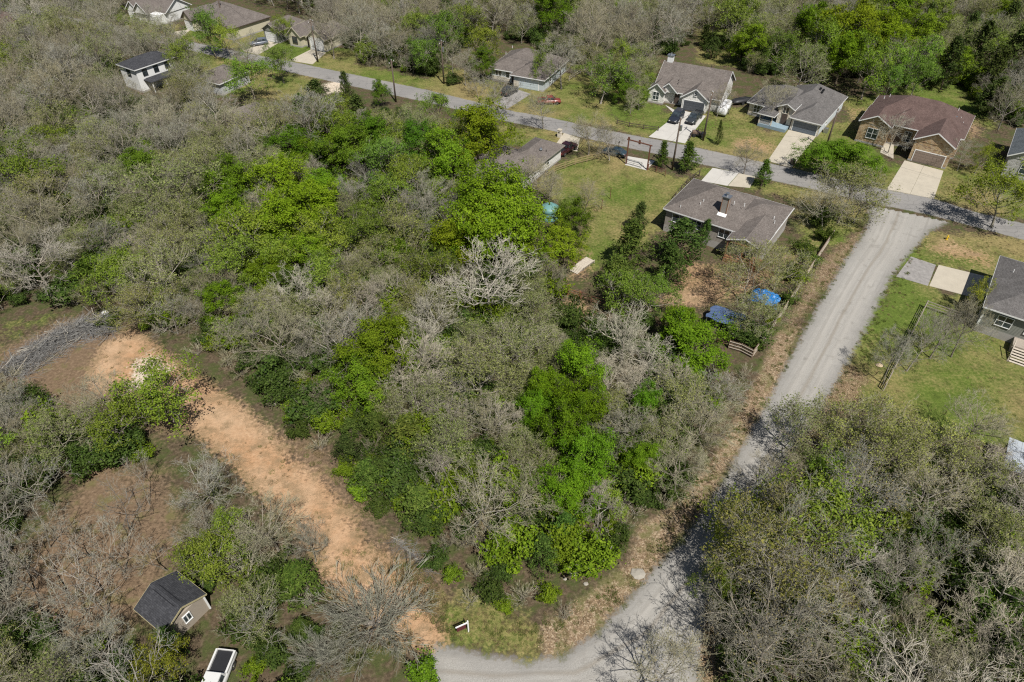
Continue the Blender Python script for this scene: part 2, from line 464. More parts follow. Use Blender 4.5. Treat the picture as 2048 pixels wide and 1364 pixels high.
def ground_material(name, road=None):
    m, t, b = newmat(name)
    P, col, h, N = ground_color(t)
    if road:
        e = nd(t, 'ShaderNodeAttribute', attribute_name='edge').outputs['Fac']
        cl = nd(t, 'ShaderNodeAttribute', attribute_name='lane').outputs['Fac']
        if road == 'gravel':
            c = ramp(t, N['grit'], [(0.2, (0.195, 0.184, 0.165)), (0.5, (0.305, 0.29, 0.262)), (0.8, (0.425, 0.405, 0.37))])
            c = mix(t, ramp(t, N['big'], [(0.4, 0.0), (0.65, 0.5)]), c, (0.385, 0.368, 0.335))
            c = mix(t, ramp(t, N['med'], [(0.30, 0.75), (0.42, 0.0)]), c, (0.205, 0.192, 0.17))
            mpg = nd(t, 'ShaderNodeCombineXYZ'); t.links.new(math_(t, 'MULTIPLY', cl, 1.7), mpg.inputs[0]); t.links.new(math_(t, 'MULTIPLY', N['big'], 2.0), mpg.inputs[1])
            c = mix(t, ramp(t, noise(t, mpg.outputs[0], 1.0, 4), [(0.36, 0.5), (0.52, 0.0)]), c, (0.215, 0.202, 0.18))
            sp = math_(t, 'ABSOLUTE', math_(t, 'ADD', cl, math_(t, 'MULTIPLY', math_(t, 'SUBTRACT', N['big'], 0.5), 0.8)))
            # two packed wheel tracks either side of a loose brownish crown
            crown = math_(t, 'SUBTRACT', 1.0, math_(t, 'DIVIDE', sp, 0.33), clamp=True)
            c = mix(t, math_(t, 'MULTIPLY', crown, 0.55), c, (0.215, 0.185, 0.145))
            trk = math_(t, 'SUBTRACT', 1.0, math_(t, 'DIVIDE', math_(t, 'ABSOLUTE', math_(t, 'SUBTRACT', sp, 1.15)), 0.55), clamp=True)
            c = mix(t, math_(t, 'MULTIPLY', trk, 0.32), c, (0.40, 0.375, 0.335))
            em = nd(t, 'ShaderNodeMapRange', i_1=-1.5, i_2=-0.2, i_3=0.0, i_4=0.6); t.links.new(math_(t, 'ADD', e, math_(t, 'MULTIPLY', math_(t, 'SUBTRACT', N['med'], 0.5), 2.0)), em.inputs[0])
            c = mix(t, em.outputs[0], c, (0.205, 0.197, 0.182))
            amp, lo, hi = 1.7, -0.3, 0.45
        else:
            c = ramp(t, N['grit'], [(0.2, (0.175, 0.168, 0.16)), (0.55, (0.235, 0.226, 0.215)), (0.85, (0.305, 0.295, 0.28))])
            c = mix(t, ramp(t, N['big'], [(0.42, 0.0), (0.62, 0.6)]), c, (0.285, 0.27, 0.25))
            mp = nd(t, 'ShaderNodeMapping'); mp.inputs['Rotation'].default_value = (0, 0, math.radians(28)); mp.inputs['Scale'].default_value = (0.12, 1.6, 1)
            t.links.new(P, mp.inputs[0])
            c = mix(t, ramp(t, noise(t, mp.outputs[0], 1.0, 5), [(0.52, 0.0), (0.68, 0.55)]), c, (0.16, 0.155, 0.15))
            vo = nd(t, 'ShaderNodeTexVoronoi', i_Scale=0.42); vo.feature = 'DISTANCE_TO_EDGE'
            mp2 = nd(t, 'ShaderNodeVectorMath', operation='ADD'); t.links.new(P, mp2.inputs[0])
            nz = nd(t, 'ShaderNodeTexNoise', i_Scale=0.8, i_Detail=4.0); t.links.new(P, nz.inputs[0]); t.links.new(nz.outputs['Color'], mp2.inputs[1])
            t.links.new(mp2.outputs[0], vo.inputs['Vector'])
            c = mix(t, ramp(t, vo.outputs['Distance'], [(0.0, 0.55), (0.02, 0.0)]), c, (0.09, 0.085, 0.08))
            amp, lo, hi = 0.7, -0.2, 0.12
        j = math_(t, 'ADD', math_(t, 'MULTIPLY', N['med'], 0.5), math_(t, 'MULTIPLY', N['fine'], 0.5))
        ed = math_(t, 'ADD', e, math_(t, 'MULTIPLY', math_(t, 'SUBTRACT', j, 0.5), amp * 2))
        mr = nd(t, 'ShaderNodeMapRange', i_1=lo, i_2=hi, i_3=1.0, i_4=0.0); t.links.new(ed, mr.inputs[0])
        col = mix(t, mr.outputs[0], col, c)
    t.links.new(col, b.inputs['Base Color'])
    b.inputs['Roughness'].default_value = 0.95
    b.inputs['Specular IOR Level'].default_value = 0.15
    bp = nd(t, 'ShaderNodeBump', i_Strength=0.55 if not road else 0.3, i_Distance=0.25)
    t.links.new(h, bp.inputs['Height']); t.links.new(bp.outputs[0], b.inputs['Normal'])
    return m

def grid_mesh(name, xs, ys, keep=None, z=0.0):
    nx, ny = len(xs), len(ys)
    X, Y = np.meshgrid(xs, ys)
    P = np.stack([X.ravel(), Y.ravel()], 1)
    ii, jj = np.meshgrid(np.arange(nx - 1), np.arange(ny - 1))
    a = (jj * nx + ii).ravel()
    Q = np.stack([a, a + 1, a + 1 + nx, a + nx], 1)
    if keep is not None:
        d = keep(P)
        Q = Q[(d[Q] < 0).any(1)]
        used = np.unique(Q)
        remap = np.full(len(P), -1); remap[used] = np.arange(len(used))
        P = P[used]; Q = remap[Q]
    V = np.zeros((len(P), 3), np.float32); V[:, :2] = P; V[:, 2] = z
    return quad_mesh(name, V, Q), P

def quad_mesh(name, V, Q, matidx=None, tint=None, smooth=False):
    me = bpy.data.meshes.new(name)
    V = np.ascontiguousarray(V, np.float32); Q = np.ascontiguousarray(Q, np.int32)
    me.vertices.add(len(V)); me.vertices.foreach_set('co', V.ravel())
    me.loops.add(Q.size); me.loops.foreach_set('vertex_index', Q.ravel())
    me.polygons.add(len(Q))
    me.polygons.foreach_set('loop_start', np.arange(0, Q.size, 4, dtype=np.int32))
    if matidx is not None: me.polygons.foreach_set('material_index', np.asarray(matidx, np.int32))
    if smooth: me.polygons.foreach_set('use_smooth', np.ones(len(Q), bool))
    me.update(calc_edges=True)
    if tint is not None:
        a = me.attributes.new('tint', 'FLOAT', 'FACE')
        a.data.foreach_set('value', np.asarray(tint, np.float32))
    return me

def link(name, me, mat=None, parent=None):
    o = bpy.data.objects.new(name, me)
    if mat:
        for x in (mat if isinstance(mat, (list, tuple)) else [mat]): me.materials.append(x)
    COL.objects.link(o)
    if parent: o.parent = parent
    return o

far = [30, 80, 200, 600, 1800]
xs = np.concatenate([[-175 - f for f in far[::-1]], np.arange(-175, 175.1, 0.8), [175 + f for f in far]])
ys = np.concatenate([[0 - f for f in far[::-1]], np.arange(0, 250.1, 0.8), [250 + f for f in far]])
me, P = grid_mesh('ground', xs, ys)
set_zone_attrs(me, P)
ground = tag(link('ground', me, ground_material('bare_ground')), kind='structure')

ROAD_UP = [(-120,-20),(150,36),(300,66),(393,86),(488,105),(578,122),(654,138),(780,164),(860,181),(1030,223),(1101,235),(1161,249),(1207,259),(1295,276),(1361,288),(1456,309),(1587,337),(1748,374),(1870,398),(1943,422),(2048,447),(2300,520)]
ROAD_LO = [(2300,560),(2048,480),(1872,433),(1748,407),(1601,373),(1500,352),(1429,334),(1401,328),(1228,289),(1092,259),(1013,243),(846,203),(771,187),(627,155),(528,133),(393,104),(300,82),(150,50),(-120,-8)]
ROAD = gpoly(ROAD_UP + ROAD_LO)
ROAD_CL = [(np.array(G(*a)[:2]) + np.array(G(*b)[:2])) / 2 for a, b in zip([(150,36),(393,86),(654,138),(860,181),(1101,235),(1295,276),(1456,309),(1748,374),(1943,422),(2300,520)], [(150,50),(393,104),(627,155),(846,203),(1092,259),(1260,296),(1429,334),(1748,407),(1905,442),(2300,560)])]
GRAVEL = gpoly([(1735,405),(1742,440),(1718,482),(1690,522),(1640,610),(1590,700),(1540,800),(1500,870),(1450,960),(1400,1040),(1330,1120),(1270,1190),(1190,1275),(1130,1312),(1060,1327),(960,1312),(872,1290),(858,1330),(862,1400),(850,1560),(1380,1560),(1400,1364),(1420,1210),(1490,1080),(1570,930),(1655,795),(1676,758),(1703,713),(1731,655),(1779,556),(1815,511),(1858,462),(1905,440)])
GRAVEL_CL = [tuple(G(*p)[:2]) for p in [(1800,420),(1775,480),(1735,540),(1690,620),(1645,710),(1600,790),(1565,860),(1500,970),(1440,1080),(1370,1170),(1290,1270),(1150,1345),(1000,1350),(850,1340),(640,1430)]]

def sheet(name, poly, cl, z, mat, step, grow=0.9):
    A = np.array(poly)
    lo = np.maximum(A.min(0) - 2, [-200, -5]); hi = np.minimum(A.max(0) + 2, [200, 260])
    me, P = grid_mesh(name, np.arange(lo[0], hi[0], step), np.arange(lo[1], hi[1], step), lambda q: sdf(q, poly) - grow, z)
    set_zone_attrs(me, P)
    for n, v in (('edge', sdf(P, poly)), ('lane', ldist(P, cl))):
        a = me.attributes.new(n, 'FLOAT', 'POINT'); a.data.foreach_set('value', v.astype(np.float32))
    return tag(link(name, me, mat), kind='structure')

sheet('gravel_road', GRAVEL, GRAVEL_CL, 0.004, ground_material('gravel', 'gravel'), 0.4)
sheet('asphalt_road', ROAD, ROAD_CL, 0.010, ground_material('asphalt', 'asphalt'), 0.5, 0.6)

# concrete: every slab of a drive is a piece with open joints
CONC = M('concrete', (0.43, 0.385, 0.305), 0.9, 0.12, 0.7, bump=0.15, bscale=14)
CONC_W = M('pale_concrete', (0.47, 0.45, 0.41), 0.9, 0.10, 0.6, bump=0.15, bscale=14)
ROUGHC = M('worn_concrete', (0.255, 0.24, 0.225), 0.95, 0.35, 1.6, bump=0.3, bscale=9)
def driveway(name, px, nu, nv, mat=CONC, z=0.05):
    a, b, c, d = [G(*p) for p in px]
    root = tag(empty(name, (a + b + c + d) / 4), kind='structure')
    base = root.location.copy()
    g = 0.016
    for i in range(nu):
        for j in range(nv):
            def q(u, v):
                return (a.lerp(b, u)).lerp(d.lerp(c, u), v) - base
            eu = g / max((b - a).length, 1); ev = g / max((d - a).length, 1)
            u0, u1, v0, v1 = i / nu + eu, (i + 1) / nu - eu, j / nv + ev, (j + 1) / nv - ev
            poly = [tuple(q(u, v)[:2]) for u, v in ((u0, v0), (u1, v0), (u1, v1), (u0, v1))]
            MB().prism(poly, -0.12, z + random.uniform(-0.004, 0.004)).build('slab', mat, root)
    return root
random.seed(4)
driveway('driveway', [(1809,321),(1887,342),(1868,398),(1773,379)], 2, 3)
driveway('driveway', [(1577,260),(1632,273),(1583,336),(1535,322)], 2, 3)
driveway('driveway', [(1364,221),(1412,232),(1370,287),(1297,274)], 2, 4, CONC_W)
driveway('driveway', [(1877,530),(1992,558),(1972,602),(1858,572)], 1, 1)
driveway('driveway', [(1822,513),(1872,530),(1856,572),(1792,553)], 1, 1, ROUGHC, 0.02)
driveway('driveway', [(1425,336),(1478,346),(1455,372),(1402,362)], 2, 1, CONC_W)
driveway('driveway', [(1478,347),(1512,354),(1500,376),(1456,372)], 1, 1, CONC)
driveway('driveway', [(1252,312),(1310,322),(1293,341),(1250,330)], 1, 1, CONC_W)
driveway('driveway', [(1032,178),(1062,188),(1015,218),(985,206)], 1, 2, ROUGHC, 0.03)
driveway('driveway', [(1128,266),(1160,277),(1155,303),(1106,296)], 1, 2)
driveway('driveway', [(534,82),(556,87),(516,110),(486,102)], 1, 2)
driveway('driveway', [(622,99),(652,106),(625,129),(578,121)], 1, 2)
driveway('driveway', [(360,62),(384,58),(366,72),(325,68)], 1, 1)
# front walks and a white gravel apron
driveway('front_walk', [(1770,275),(1788,280),(1787,318),(1760,305)], 1, 1, CONC, 0.04)
driveway('front_walk', [(1330,210),(1340,215),(1362,228),(1352,231)], 1, 1, CONC_W, 0.04)
# ------------------------------------------------------------------ houses
GLASS = m_glass()
WHITE = M('white_trim', (0.74, 0.74, 0.72), 0.6, 0.06, 2)
SH_BROWN = m_shingle('taupe_shingles', (0.135, 0.115, 0.102), (0.185, 0.162, 0.145))
SH_GREY = m_shingle('grey_shingles', (0.118, 0.110, 0.104), (0.165, 0.155, 0.148))
SH_RED = m_shingle('red_brown_shingles', (0.105, 0.069, 0.060), (0.140, 0.095, 0.083))
SH_DARK = m_shingle('charcoal_shingles', (0.040, 0.041, 0.046), (0.066, 0.067, 0.073))
SH_BLUE = m_shingle('slate_shingles', (0.095, 0.110, 0.118), (0.135, 0.15, 0.158))
TAN_SIDE = M('tan_siding', (0.275, 0.248, 0.215), 0.8, 0.08, 1.5)
GREY_SIDE = M('sage_siding', (0.21, 0.215, 0.185), 0.8, 0.08, 1.5)
BLUE_SIDE = M('blue_siding', (0.46, 0.50, 0.51), 0.75, 0.08, 1.5)
CREAM_SIDE = M('cream_siding', (0.50, 0.46, 0.34), 0.8, 0.08, 1.5)
WHITE_BRICK = m_stone('white_stone', [(0.66, 0.645, 0.60), (0.78, 0.765, 0.72), (0.70, 0.68, 0.62)], (0.70, 0.68, 0.64), 3.0)
TAN_STONE = m_stone('tan_stone', [(0.34, 0.22, 0.11), (0.46, 0.33, 0.18), (0.27, 0.16, 0.085), (0.52, 0.41, 0.26)], (0.44, 0.37, 0.26), 1.9)
PALE_STONE = m_stone('pale_stone', [(0.58, 0.52, 0.42), (0.70, 0.65, 0.55), (0.48, 0.40, 0.30)], (0.55, 0.50, 0.42), 2.2)
GREY_STONE = m_stone('grey_stone', [(0.33, 0.32, 0.30), (0.48, 0.47, 0.45), (0.40, 0.39, 0.37)], (0.44, 0.43, 0.41), 2.0)
FOUND = M('foundation', (0.36, 0.34, 0.315), 0.9, 0.15, 1.2)
GAR_DARK = M('slate_door', (0.075, 0.083, 0.095), 0.5, 0.08, 1)
GAR_BLUE = M('blue_grey_door', (0.11, 0.135, 0.165), 0.5, 0.08, 1)
GAR_TAUPE = M('taupe_door', (0.235, 0.182, 0.148), 0.55, 0.08, 1)
GAR_WHITE = M('white_door', (0.66, 0.66, 0.64), 0.55, 0.05, 1)
WOOD = M('cedar_wood', (0.24, 0.115, 0.055), 0.8, 0.3, 3, grain=(1, 1, 6))
WOOD_GREY = M('weathered_wood', (0.33, 0.285, 0.235), 0.9, 0.25, 3)
WOOD_PALE = M('pale_timber', (0.50, 0.44, 0.36), 0.85, 0.2, 3)
DARKW = M('dark_wood', (0.07, 0.05, 0.04), 0.8, 0.2, 2)
METAL = M('galvanised_metal', (0.42, 0.43, 0.44), 0.35, 0.1, 3, metal=0.8)
BLACK = M('black_paint', (0.018, 0.018, 0.02), 0.5, 0.2, 3)
HOUSES = []         # footprints that keep trees away (world corners)

def frame(px, z, ang):
    p = G(px[0], px[1], z)
    return (p.x, p.y), math.radians(ang)

def uv_slope(o):
    me = o.data; uv = me.uv_layers.new(name='UVMap')
    for f in me.polygons:
        n = f.normal
        u = Vector((0, 0, 1)).cross(n)
        u = u.normalized() if u.length > 1e-3 else Vector((1, 0, 0))
        w = n.cross(u)
        for li in f.loop_indices:
            c = me.vertices[me.loops[li].vertex_index].co
            uv.data[li].uv = (c.dot(u), c.dot(w))

def roof_rings(x0, x1, y0, y1, ze, pitch, axis, ends):
    if axis == 'y':
        pts = roof_rings(y0, y1, x0, x1, ze, pitch, 'x', ends)
        return [[(b, a, c) for a, b, c in k] for k in pts]
    h = (y1 - y0) / 2; yc = (y0 + y1) / 2; zr = ze + h * pitch
    i0 = h if ends[0] == 'h' else 0; i1 = h if ends[1] == 'h' else 0
    ra, rb = x0 + i0, x1 - i1
    if ra > rb: ra = rb = (x0 + i0 + x1 - i1) / 2
    return [[(x0, y0, ze), (x1, y0, ze), (x1, y1, ze), (x0, y1, ze)], [(ra, yc, zr), (rb, yc, zr)]]

def wing_roof(mb, fb, x0, x1, y0, y1, ze, pitch, axis='x', ends='hh', th=0.17):
    (A, B, C, D), (R0, R1) = roof_rings(x0, x1, y0, y1, ze, pitch, axis, ends)
    top = [A, B, C, D, R0, R1]
    bot = [(x, y, z - th) for x, y, z in top]
    fs = [(0, 1, 5, 4), (2, 3, 4, 5)]
    if axis == 'y': fs = [f[::-1] for f in fs]
    e = [(3, 0, 4), (1, 2, 5)]
    if axis == 'y': e = [f[::-1] for f in e]
    faces = list(fs)
    for k in (0, 1):
        if ends[k] == 'h': faces.append(e[k])
    n = 6
    faces += [tuple(i + n for i in reversed(f)) for f in faces[:]]
    rim = [(0, 1), (2, 3)]
    rim += [(3, 0)] if ends[0] == 'h' else [(4, 0), (3, 4)]
    rim += [(1, 2)] if ends[1] == 'h' else [(1, 5), (5, 2)]
    for a, b in rim: faces.append((a, b, b + n, a + n) if axis == 'y' else (b, a, a + n, b + n))
    mb.add(top + bot, faces)
    if fb is not None:                          # fascia and rake boards, 12 mm proud of the shingle edge
        cx, cy = (x0 + x1) / 2, (y0 + y1) / 2
        for a, b in rim:
            P, Q = Vector(top[a]), Vector(top[b])
            d = (Q - P); d.z = 0
            nrm = Vector((d.y, -d.x, 0)); nrm.normalize()
            if nrm.dot((P + Q) / 2 - Vector((cx, cy, P.z))) < 0: nrm = -nrm
            o = nrm * 0.014; q = Vector((0, 0, -0.10))
            fb.bar(P + o + q, Q + o + q, 0.03, 0.19)

def gable_wall(mb, x0, x1, y, z0, ze, pitch, t=0.2, axis='x', face=-1):
    """wall with a triangular top; runs along axis, thickness t into the house"""
    h = (x1 - x0) / 2; xc = (x0 + x1) / 2
    prof = [(x0, z0), (x1, z0), (x1, ze), (xc, ze + h * pitch), (x0, ze)]
    y2 = y - face * t
    if axis == 'x':
        r = [[(a, yy, b) for a, b in prof] for yy in (y, y2)]
    else:
        r = [[(yy, a, b) for a, b in prof] for yy in (y, y2)]
    mb.loft(r)

def window(parent, c, w, h, side, nx=2, ny=2, mat=WHITE, arch=False, fr=0.08):
    """side: '-y', '+y', '-x', '+x' is the way the window faces; c is the centre on the wall plane"""
    cx, cy, cz = c
    def m(a, d, z):
        if side == '-y': return (cx + a, cy - d, cz + z)
        if side == '+y': return (cx - a, cy + d, cz + z)
        if side == '-x': return (cx - d, cy - a, cz + z)
        return (cx + d, cy + a, cz + z)
    fbm = MB()
    def bx(b, a0, a1, z0, z1, d0, d1):
        vs = [m(a0, d0, z0), m(a1, d0, z0), m(a1, d1, z0), m(a0, d1, z0), m(a0, d0, z1), m(a1, d0, z1), m(a1, d1, z1), m(a0, d1, z1)]
        b.add(vs, [(0, 1, 2, 3), (7, 6, 5, 4), (0, 4, 5, 1), (1, 5, 6, 2), (2, 6, 7, 3), (3, 7, 4, 0)])
    W, Hh = w / 2, h / 2
    bx(fbm, -W - fr, W + fr, Hh, Hh + fr, -0.02, 0.07); bx(fbm, -W - fr, W + fr, -Hh - fr, -Hh, -0.02, 0.10)
    bx(fbm, -W - fr, -W, -Hh, Hh, -0.02, 0.068); bx(fbm, W, W + fr, -Hh, Hh, -0.02, 0.068)
    for i in range(1, nx):
        x = -W + w * i / nx; bx(fbm, x - 0.045, x + 0.045, -Hh, Hh, -0.02, 0.062)
    for j in range(1, ny):
        z = -Hh + h * j / ny
        for i in range(nx):
            bx(fbm, -W + w * i / nx + (0.046 if i else 0.001), -W + w * (i + 1) / nx - (0.046 if i < nx - 1 else 0.001), z - 0.03, z + 0.03, -0.02, 0.056)
    o = fbm.build('window', mat, parent)
    for i in range(nx):
        for j in range(ny):
            g = MB(); bx(g, -W + w * i / nx, -W + w * (i + 1) / nx, -Hh + h * j / ny, -Hh + h * (j + 1) / ny, -0.012, 0.022)
            g.build('pane', GLASS, o)
    return o

def garage(parent, x0, x1, y, h, mat, side='-y', rows=4, z0=0.05, trim=WHITE, name='garage_door'):
    f = MB()
    def bx(b, a0, a1, z0_, z1_, d0, d1):
        if side == '-y': b.box(a0, a1, y - d1, y - d0, z0_, z1_)
        else: b.box(y - d1, y - d0, a0, a1, z0_, z1_)
    bx(f, x0 - 0.14, x0, z0, z0 + h + 0.14, -0.02, 0.05); bx(f, x1, x1 + 0.14, z0, z0 + h + 0.14, -0.02, 0.05)
    bx(f, x0, x1, z0 + h, z0 + h + 0.14, -0.02, 0.05)
    o = f.build(name, trim, parent)
    for r in range(rows):
        b = MB(); bx(b, x0, x1, z0 + h * r / rows + 0.008, z0 + h * (r + 1) / rows - 0.008, -0.02, 0.022)
        n = max(2, int((x1 - x0) / 0.6))
        for k in range(n):
            a = x0 + (x1 - x0) * (k + 0.12) / n; c = x0 + (x1 - x0) * (k + 0.88) / n
            bx(b, a, c, z0 + h * r / rows + 0.1, z0 + h * (r + 1) / rows - 0.1, 0.023, 0.034)
        b.build('panel', mat, o)
    return o

def lap_siding(parent, mat, pts, step=0.19):
    """rows of overlapping boards on vertical wall rectangles ((a, b, z0, z1), given as end points along the face)"""
    b = MB()
    for (ax, ay), (bx_, by), z0, z1 in pts:
        d = Vector((bx_ - ax, by - ay, 0)); nrm = Vector((d.y, -d.x, 0)).normalized()
        n = max(1, int(round((z1 - z0) / step))); s = (z1 - z0) / n
        for i in range(n):
            A = Vector((ax, ay, z0 + i * s)); B = Vector((bx_, by, z0 + i * s)); u = Vector((0, 0, s))
            o1 = nrm * 0.034; o2 = nrm * 0.012
            b.add([A + o1, B + o1, B + u + o2, A + u + o2, A + o2, B + o2], [(0, 1, 2, 3), (4, 5, 1, 0)])
    return b.build('siding', mat, parent)

def vents(roof, spots, mat=None):
    for x, y, z in spots:
        MB().tube((x, y, z - 0.25), (x, y, z + 0.32), 0.06, 0.06, 7).build('vent_pipe', mat or WHITE, roof)
def box_vents(roof, spots):
    for x, y, z in spots:
        MB().box(x - 0.2, x + 0.2, y - 0.2, y + 0.2, z - 0.2, z + 0.13).build('roof_vent', BLACK, roof)

def house(name, org, ang, label, walls, roofs, wallmat, roofmat, floor=0.0, found=True, trim=WHITE, base_th=0.35):
    """walls: boxes (x0,x1,y0,y1,ztop); roofs: (x0,x1,y0,y1,ze,pitch,axis,ends)"""
    root = empty(name, (org[0], org[1], 0), ang, label, 'house')
    w = MB()
    for x0, x1, y0, y1, zt in walls: w.box(x0, x1, y0, y1, floor + base_th if found else 0.0, zt)
    for k, (x0, x1, y0, y1, ze, p, ax, en) in enumerate(roofs):
        ov = 0.42
        for e in (0, 1):
            if en[e] != 'g': continue
            if ax == 'x':
                xx = (x0 + ov) if e == 0 else (x1 - ov)
                h = (y1 - y0) / 2
                gable_wall(w, y0 + ov, y1 - ov, xx + (0.004 if e == 0 else -0.004), ze - 0.3, ze - 0.10 + ov * p, p, 0.15, 'y', -1 if e == 0 else 1)
            else:
                yy = (y0 + ov) if e == 0 else (y1 - ov)
                gable_wall(w, x0 + ov, x1 - ov, yy + (0.004 if e == 0 else -0.004), ze - 0.3, ze - 0.10 + ov * p, p, 0.15, 'x', -1 if e == 0 else 1)
    w.build('wall', wallmat, root)
    if found:
        f = MB()
        for x0, x1, y0, y1, zt in walls: f.box(x0 - 0.03, x1 + 0.03, y0 - 0.03, y1 + 0.03, -0.3, floor + base_th)
        f.build('foundation', FOUND, root)
    r = MB(); fb = MB()
    for a in roofs: wing_roof(r, fb, *a)
    ro = r.build('roof', roofmat, root); uv_slope(ro)
    fb.build('fascia', trim, ro)
    c, s = math.cos(ang), math.sin(ang)
    for x0, x1, y0, y1, zt in walls:
        HOUSES.append([(org[0] + x * c - y * s, org[1] + x * s + y * c) for x, y in ((x0 - .5, y0 - .5), (x1 + .5, y0 - .5), (x1 + .5, y1 + .5), (x0 - .5, y1 + .5))])
    return root, ro

# --- tan house with the taupe hip roof, seen from its back yard
Z7 = lambda x, y: (1300 + x / 6.82, 340 + y / 6.82)
o, a = frame(Z7(180, 520), 4.2, -35)
h1, r1 = house('house', o, a, 'tan sided house with big taupe hip roof and tall chimney beside the gravel road',
    [(0.45, 11.9, 0.45, 11.4, 4.14), (11.5, 16.5, 0.47, 11.8, 3.98)],
    [(0, 12.4, 0, 11.9, 4.2, 0.5, 'x', 'hh'), (11.5, 16.95, -2.45, 12.3, 4.05, 0.36, 'y', 'gh'), (9.0, 16.9, 3.2, 12.2, 4.1, 0.34, 'x', 'hh')], TAN_SIDE, SH_BROWN, 0.9, base_th=0.3)
lap_siding(h1, TAN_SIDE, [((0.45, 0.45), (11.6, 0.45), 1.2, 4.1), ((0.45, 11.4), (0.45, 0.45), 1.2, 4.1), ((16.5, 0.47), (16.5, 11.8), 1.2, 3.95)])
for x, w in ((2.2, 1.1), (5.6, 1.6), (10.2, 1.6)): window(h1, (x, 0.41, 2.95), w, 1.35, '-y', 1 if w < 1.3 else 2, 2)
window(h1, (0.41, 6, 2.95), 1.0, 1.3, '-x', 1, 2)
for x in (11.75, 14.2, 16.6): MB().box(x - 0.09, x + 0.09, -2.25, -2.07, 0, 3.9).build('porch_post', WOOD, h1)
MB().box(11.6, 16.8, -2.3, 0.40, -0.02, 0.75).build('porch_floor', WOOD, h1)
pb = MB(); pb.box(11.6, 16.85, -2.27, -2.05, 3.62, 3.86); pb.build('porch_beam', WOOD, h1)
pr_ = MB()
for i in range(22): pr_.box(11.85 + i * 0.22, 11.89 + i * 0.22, -2.2, -2.16, 0.75, 1.6)
pr_.box(11.84, 16.5, -2.22, -2.12, 1.6, 1.68); pr_.build('porch_railing', WOOD, h1)
ch = MB(); ch.box(8.3, 9.3, 2.1, 2.95, 4.6, 7.9); ch.build('chimney', TAN_SIDE, r1)
ck = MB()
for x, y in ((8.27, 2.07), (9.23, 2.07), (8.27, 2.88), (9.23, 2.88)): ck.box(x, x + 0.1, y, y + 0.1, 4.6, 7.92)
ck.build('chimney_trim', WOOD, r1)
MB().box(8.15, 9.45, 1.95, 3.1, 7.93, 8.06).tube((8.8, 2.5, 8.06), (8.8, 2.5, 8.5), 0.16).tube((8.8, 2.5, 8.5), (8.8, 2.5, 8.58), 0.3).build('chimney_cap', METAL, r1)
MB().add([(8.1, 1.55, 5.02), (9.5, 1.55, 5.02), (9.5, 2.12, 5.30), (8.1, 2.12, 5.30)], [(0, 1, 2, 3)]).build('flashing', WHITE, r1)
vents(r1, [(5.2, 3.0, 5.75), (5.0, 2.4, 5.45), (9.6, 4.2, 6.3), (11.0, 5.0, 6.0), (2.4, 1.0, 4.75), (15.6, 6.0, 4.8), (16.0, 5.2, 4.6)])

# --- red-brown roofed stone house
Z6 = lambda x, y: (1700 + x / 5.88, 170 + y / 5.88)
o, a = frame(Z6(640, 900), 0, -35)
h2, r2 = house('house', o, a, 'tan stone house with red-brown roof and taupe garage door',
    [(0.3, 6.8, 1.0, 8, 4.2), (-9.9, 7.3, 6.2, 18.1, 4.25), (-10.1, -4.8, 3.8, 8, 4.2)],
    [(-0.1, 7.1, 0.5, 12, 4.3, 0.57, 'y', 'gh'), (-10.3, 7.7, 5.6, 18.5, 4.33, 0.55, 'x', 'hh'), (-10.5, -4.4, 3.3, 12.5, 4.28, 0.55, 'y', 'gh'), (-6.6, 1.2, 4.9, 12.6, 4.36, 0.57, 'y', 'hh')], TAN_STONE, SH_RED)
garage(h2, 1.0, 6.1, 0.98, 2.2, GAR_TAUPE)
window(h2, (-7.45, 3.76, 2.2), 1.9, 1.9, '-y', 2, 2); window(h2, (-1.6, 6.16, 2.2), 1.2, 1.9, '-y', 2, 2)
MB().box(-3.6, -2.6, 6.1, 6.2, 0.35, 2.6).build('front_door', DARKW, h2)
vents(r2, [(-8.6, 13.0, 6.0), (-7.8, 13.8, 6.3), (4.6, 14.5, 6.2), (5.6, 12.6, 5.3), (5.2, 10.6, 5.2), (6.3, 11.5, 4.9), (5.9, 9.6, 4.9)])
MB().box(4.5, 5.0, 11.2, 11.7, 5.2, 5.95).build('roof_vent', METAL, r2)

# --- grey house with the arched stone entry
Z5 = lambda x, y: (1480 + x / 6.82, 140 + y / 6.82)
o, a = frame(Z5(690, 820), 0, -36)
h3, r3 = house('house', o, a, 'pale stone house with grey hip roof and tall arched entry',
    [(-0.3, 5.3, 0.0, 8, 2.74), (-4.6, 5.32, 2.6, 16.4, 2.72), (-10.1, -0.3, 2.3, 12.2, 2.70)],
    [(-0.75, 5.75, -0.6, 9.5, 2.8, 0.62, 'y', 'hh'), (-5.0, 5.78, 1.9, 16.9, 2.83, 0.6, 'y', 'hh'), (-10.6, 2.0, 1.75, 12.7, 2.77, 0.58, 'x', 'hh')], PALE_STONE, SH_GREY)
lap_siding(h3, BLUE_SIDE, [((5.32, 0.05), (5.32, 16.4), 0.4, 2.7), ((-10.1, 12.2), (-10.1, 2.3), 0.4, 2.66)])
garage(h3, 0.2, 4.9, -0.03, 2.15, GAR_BLUE)
e = MB(); gable_wall(e, -3.4, -0.55, 0.35, 0.3, 4.05, 0.5, 2.4, 'x'); e.build('entry_tower', PALE_STONE, h3)
er = MB(); ef = MB(); wing_roof(er, ef, -3.8, -0.15, -0.05, 5.5, 4.12, 0.5, 'y', 'gg'); x = er.build('entry_roof', SH_GREY, h3); uv_slope(x); ef.build('fascia', WHITE, x)
window(h3, (-2.0, 0.31, 3.55), 1.1, 1.2, '-y', 2, 1, PALE_STONE)
MB().box(-2.55, -1.4, 0.26, 0.33, 0.7, 2.75).build('front_door', DARKW, h3)
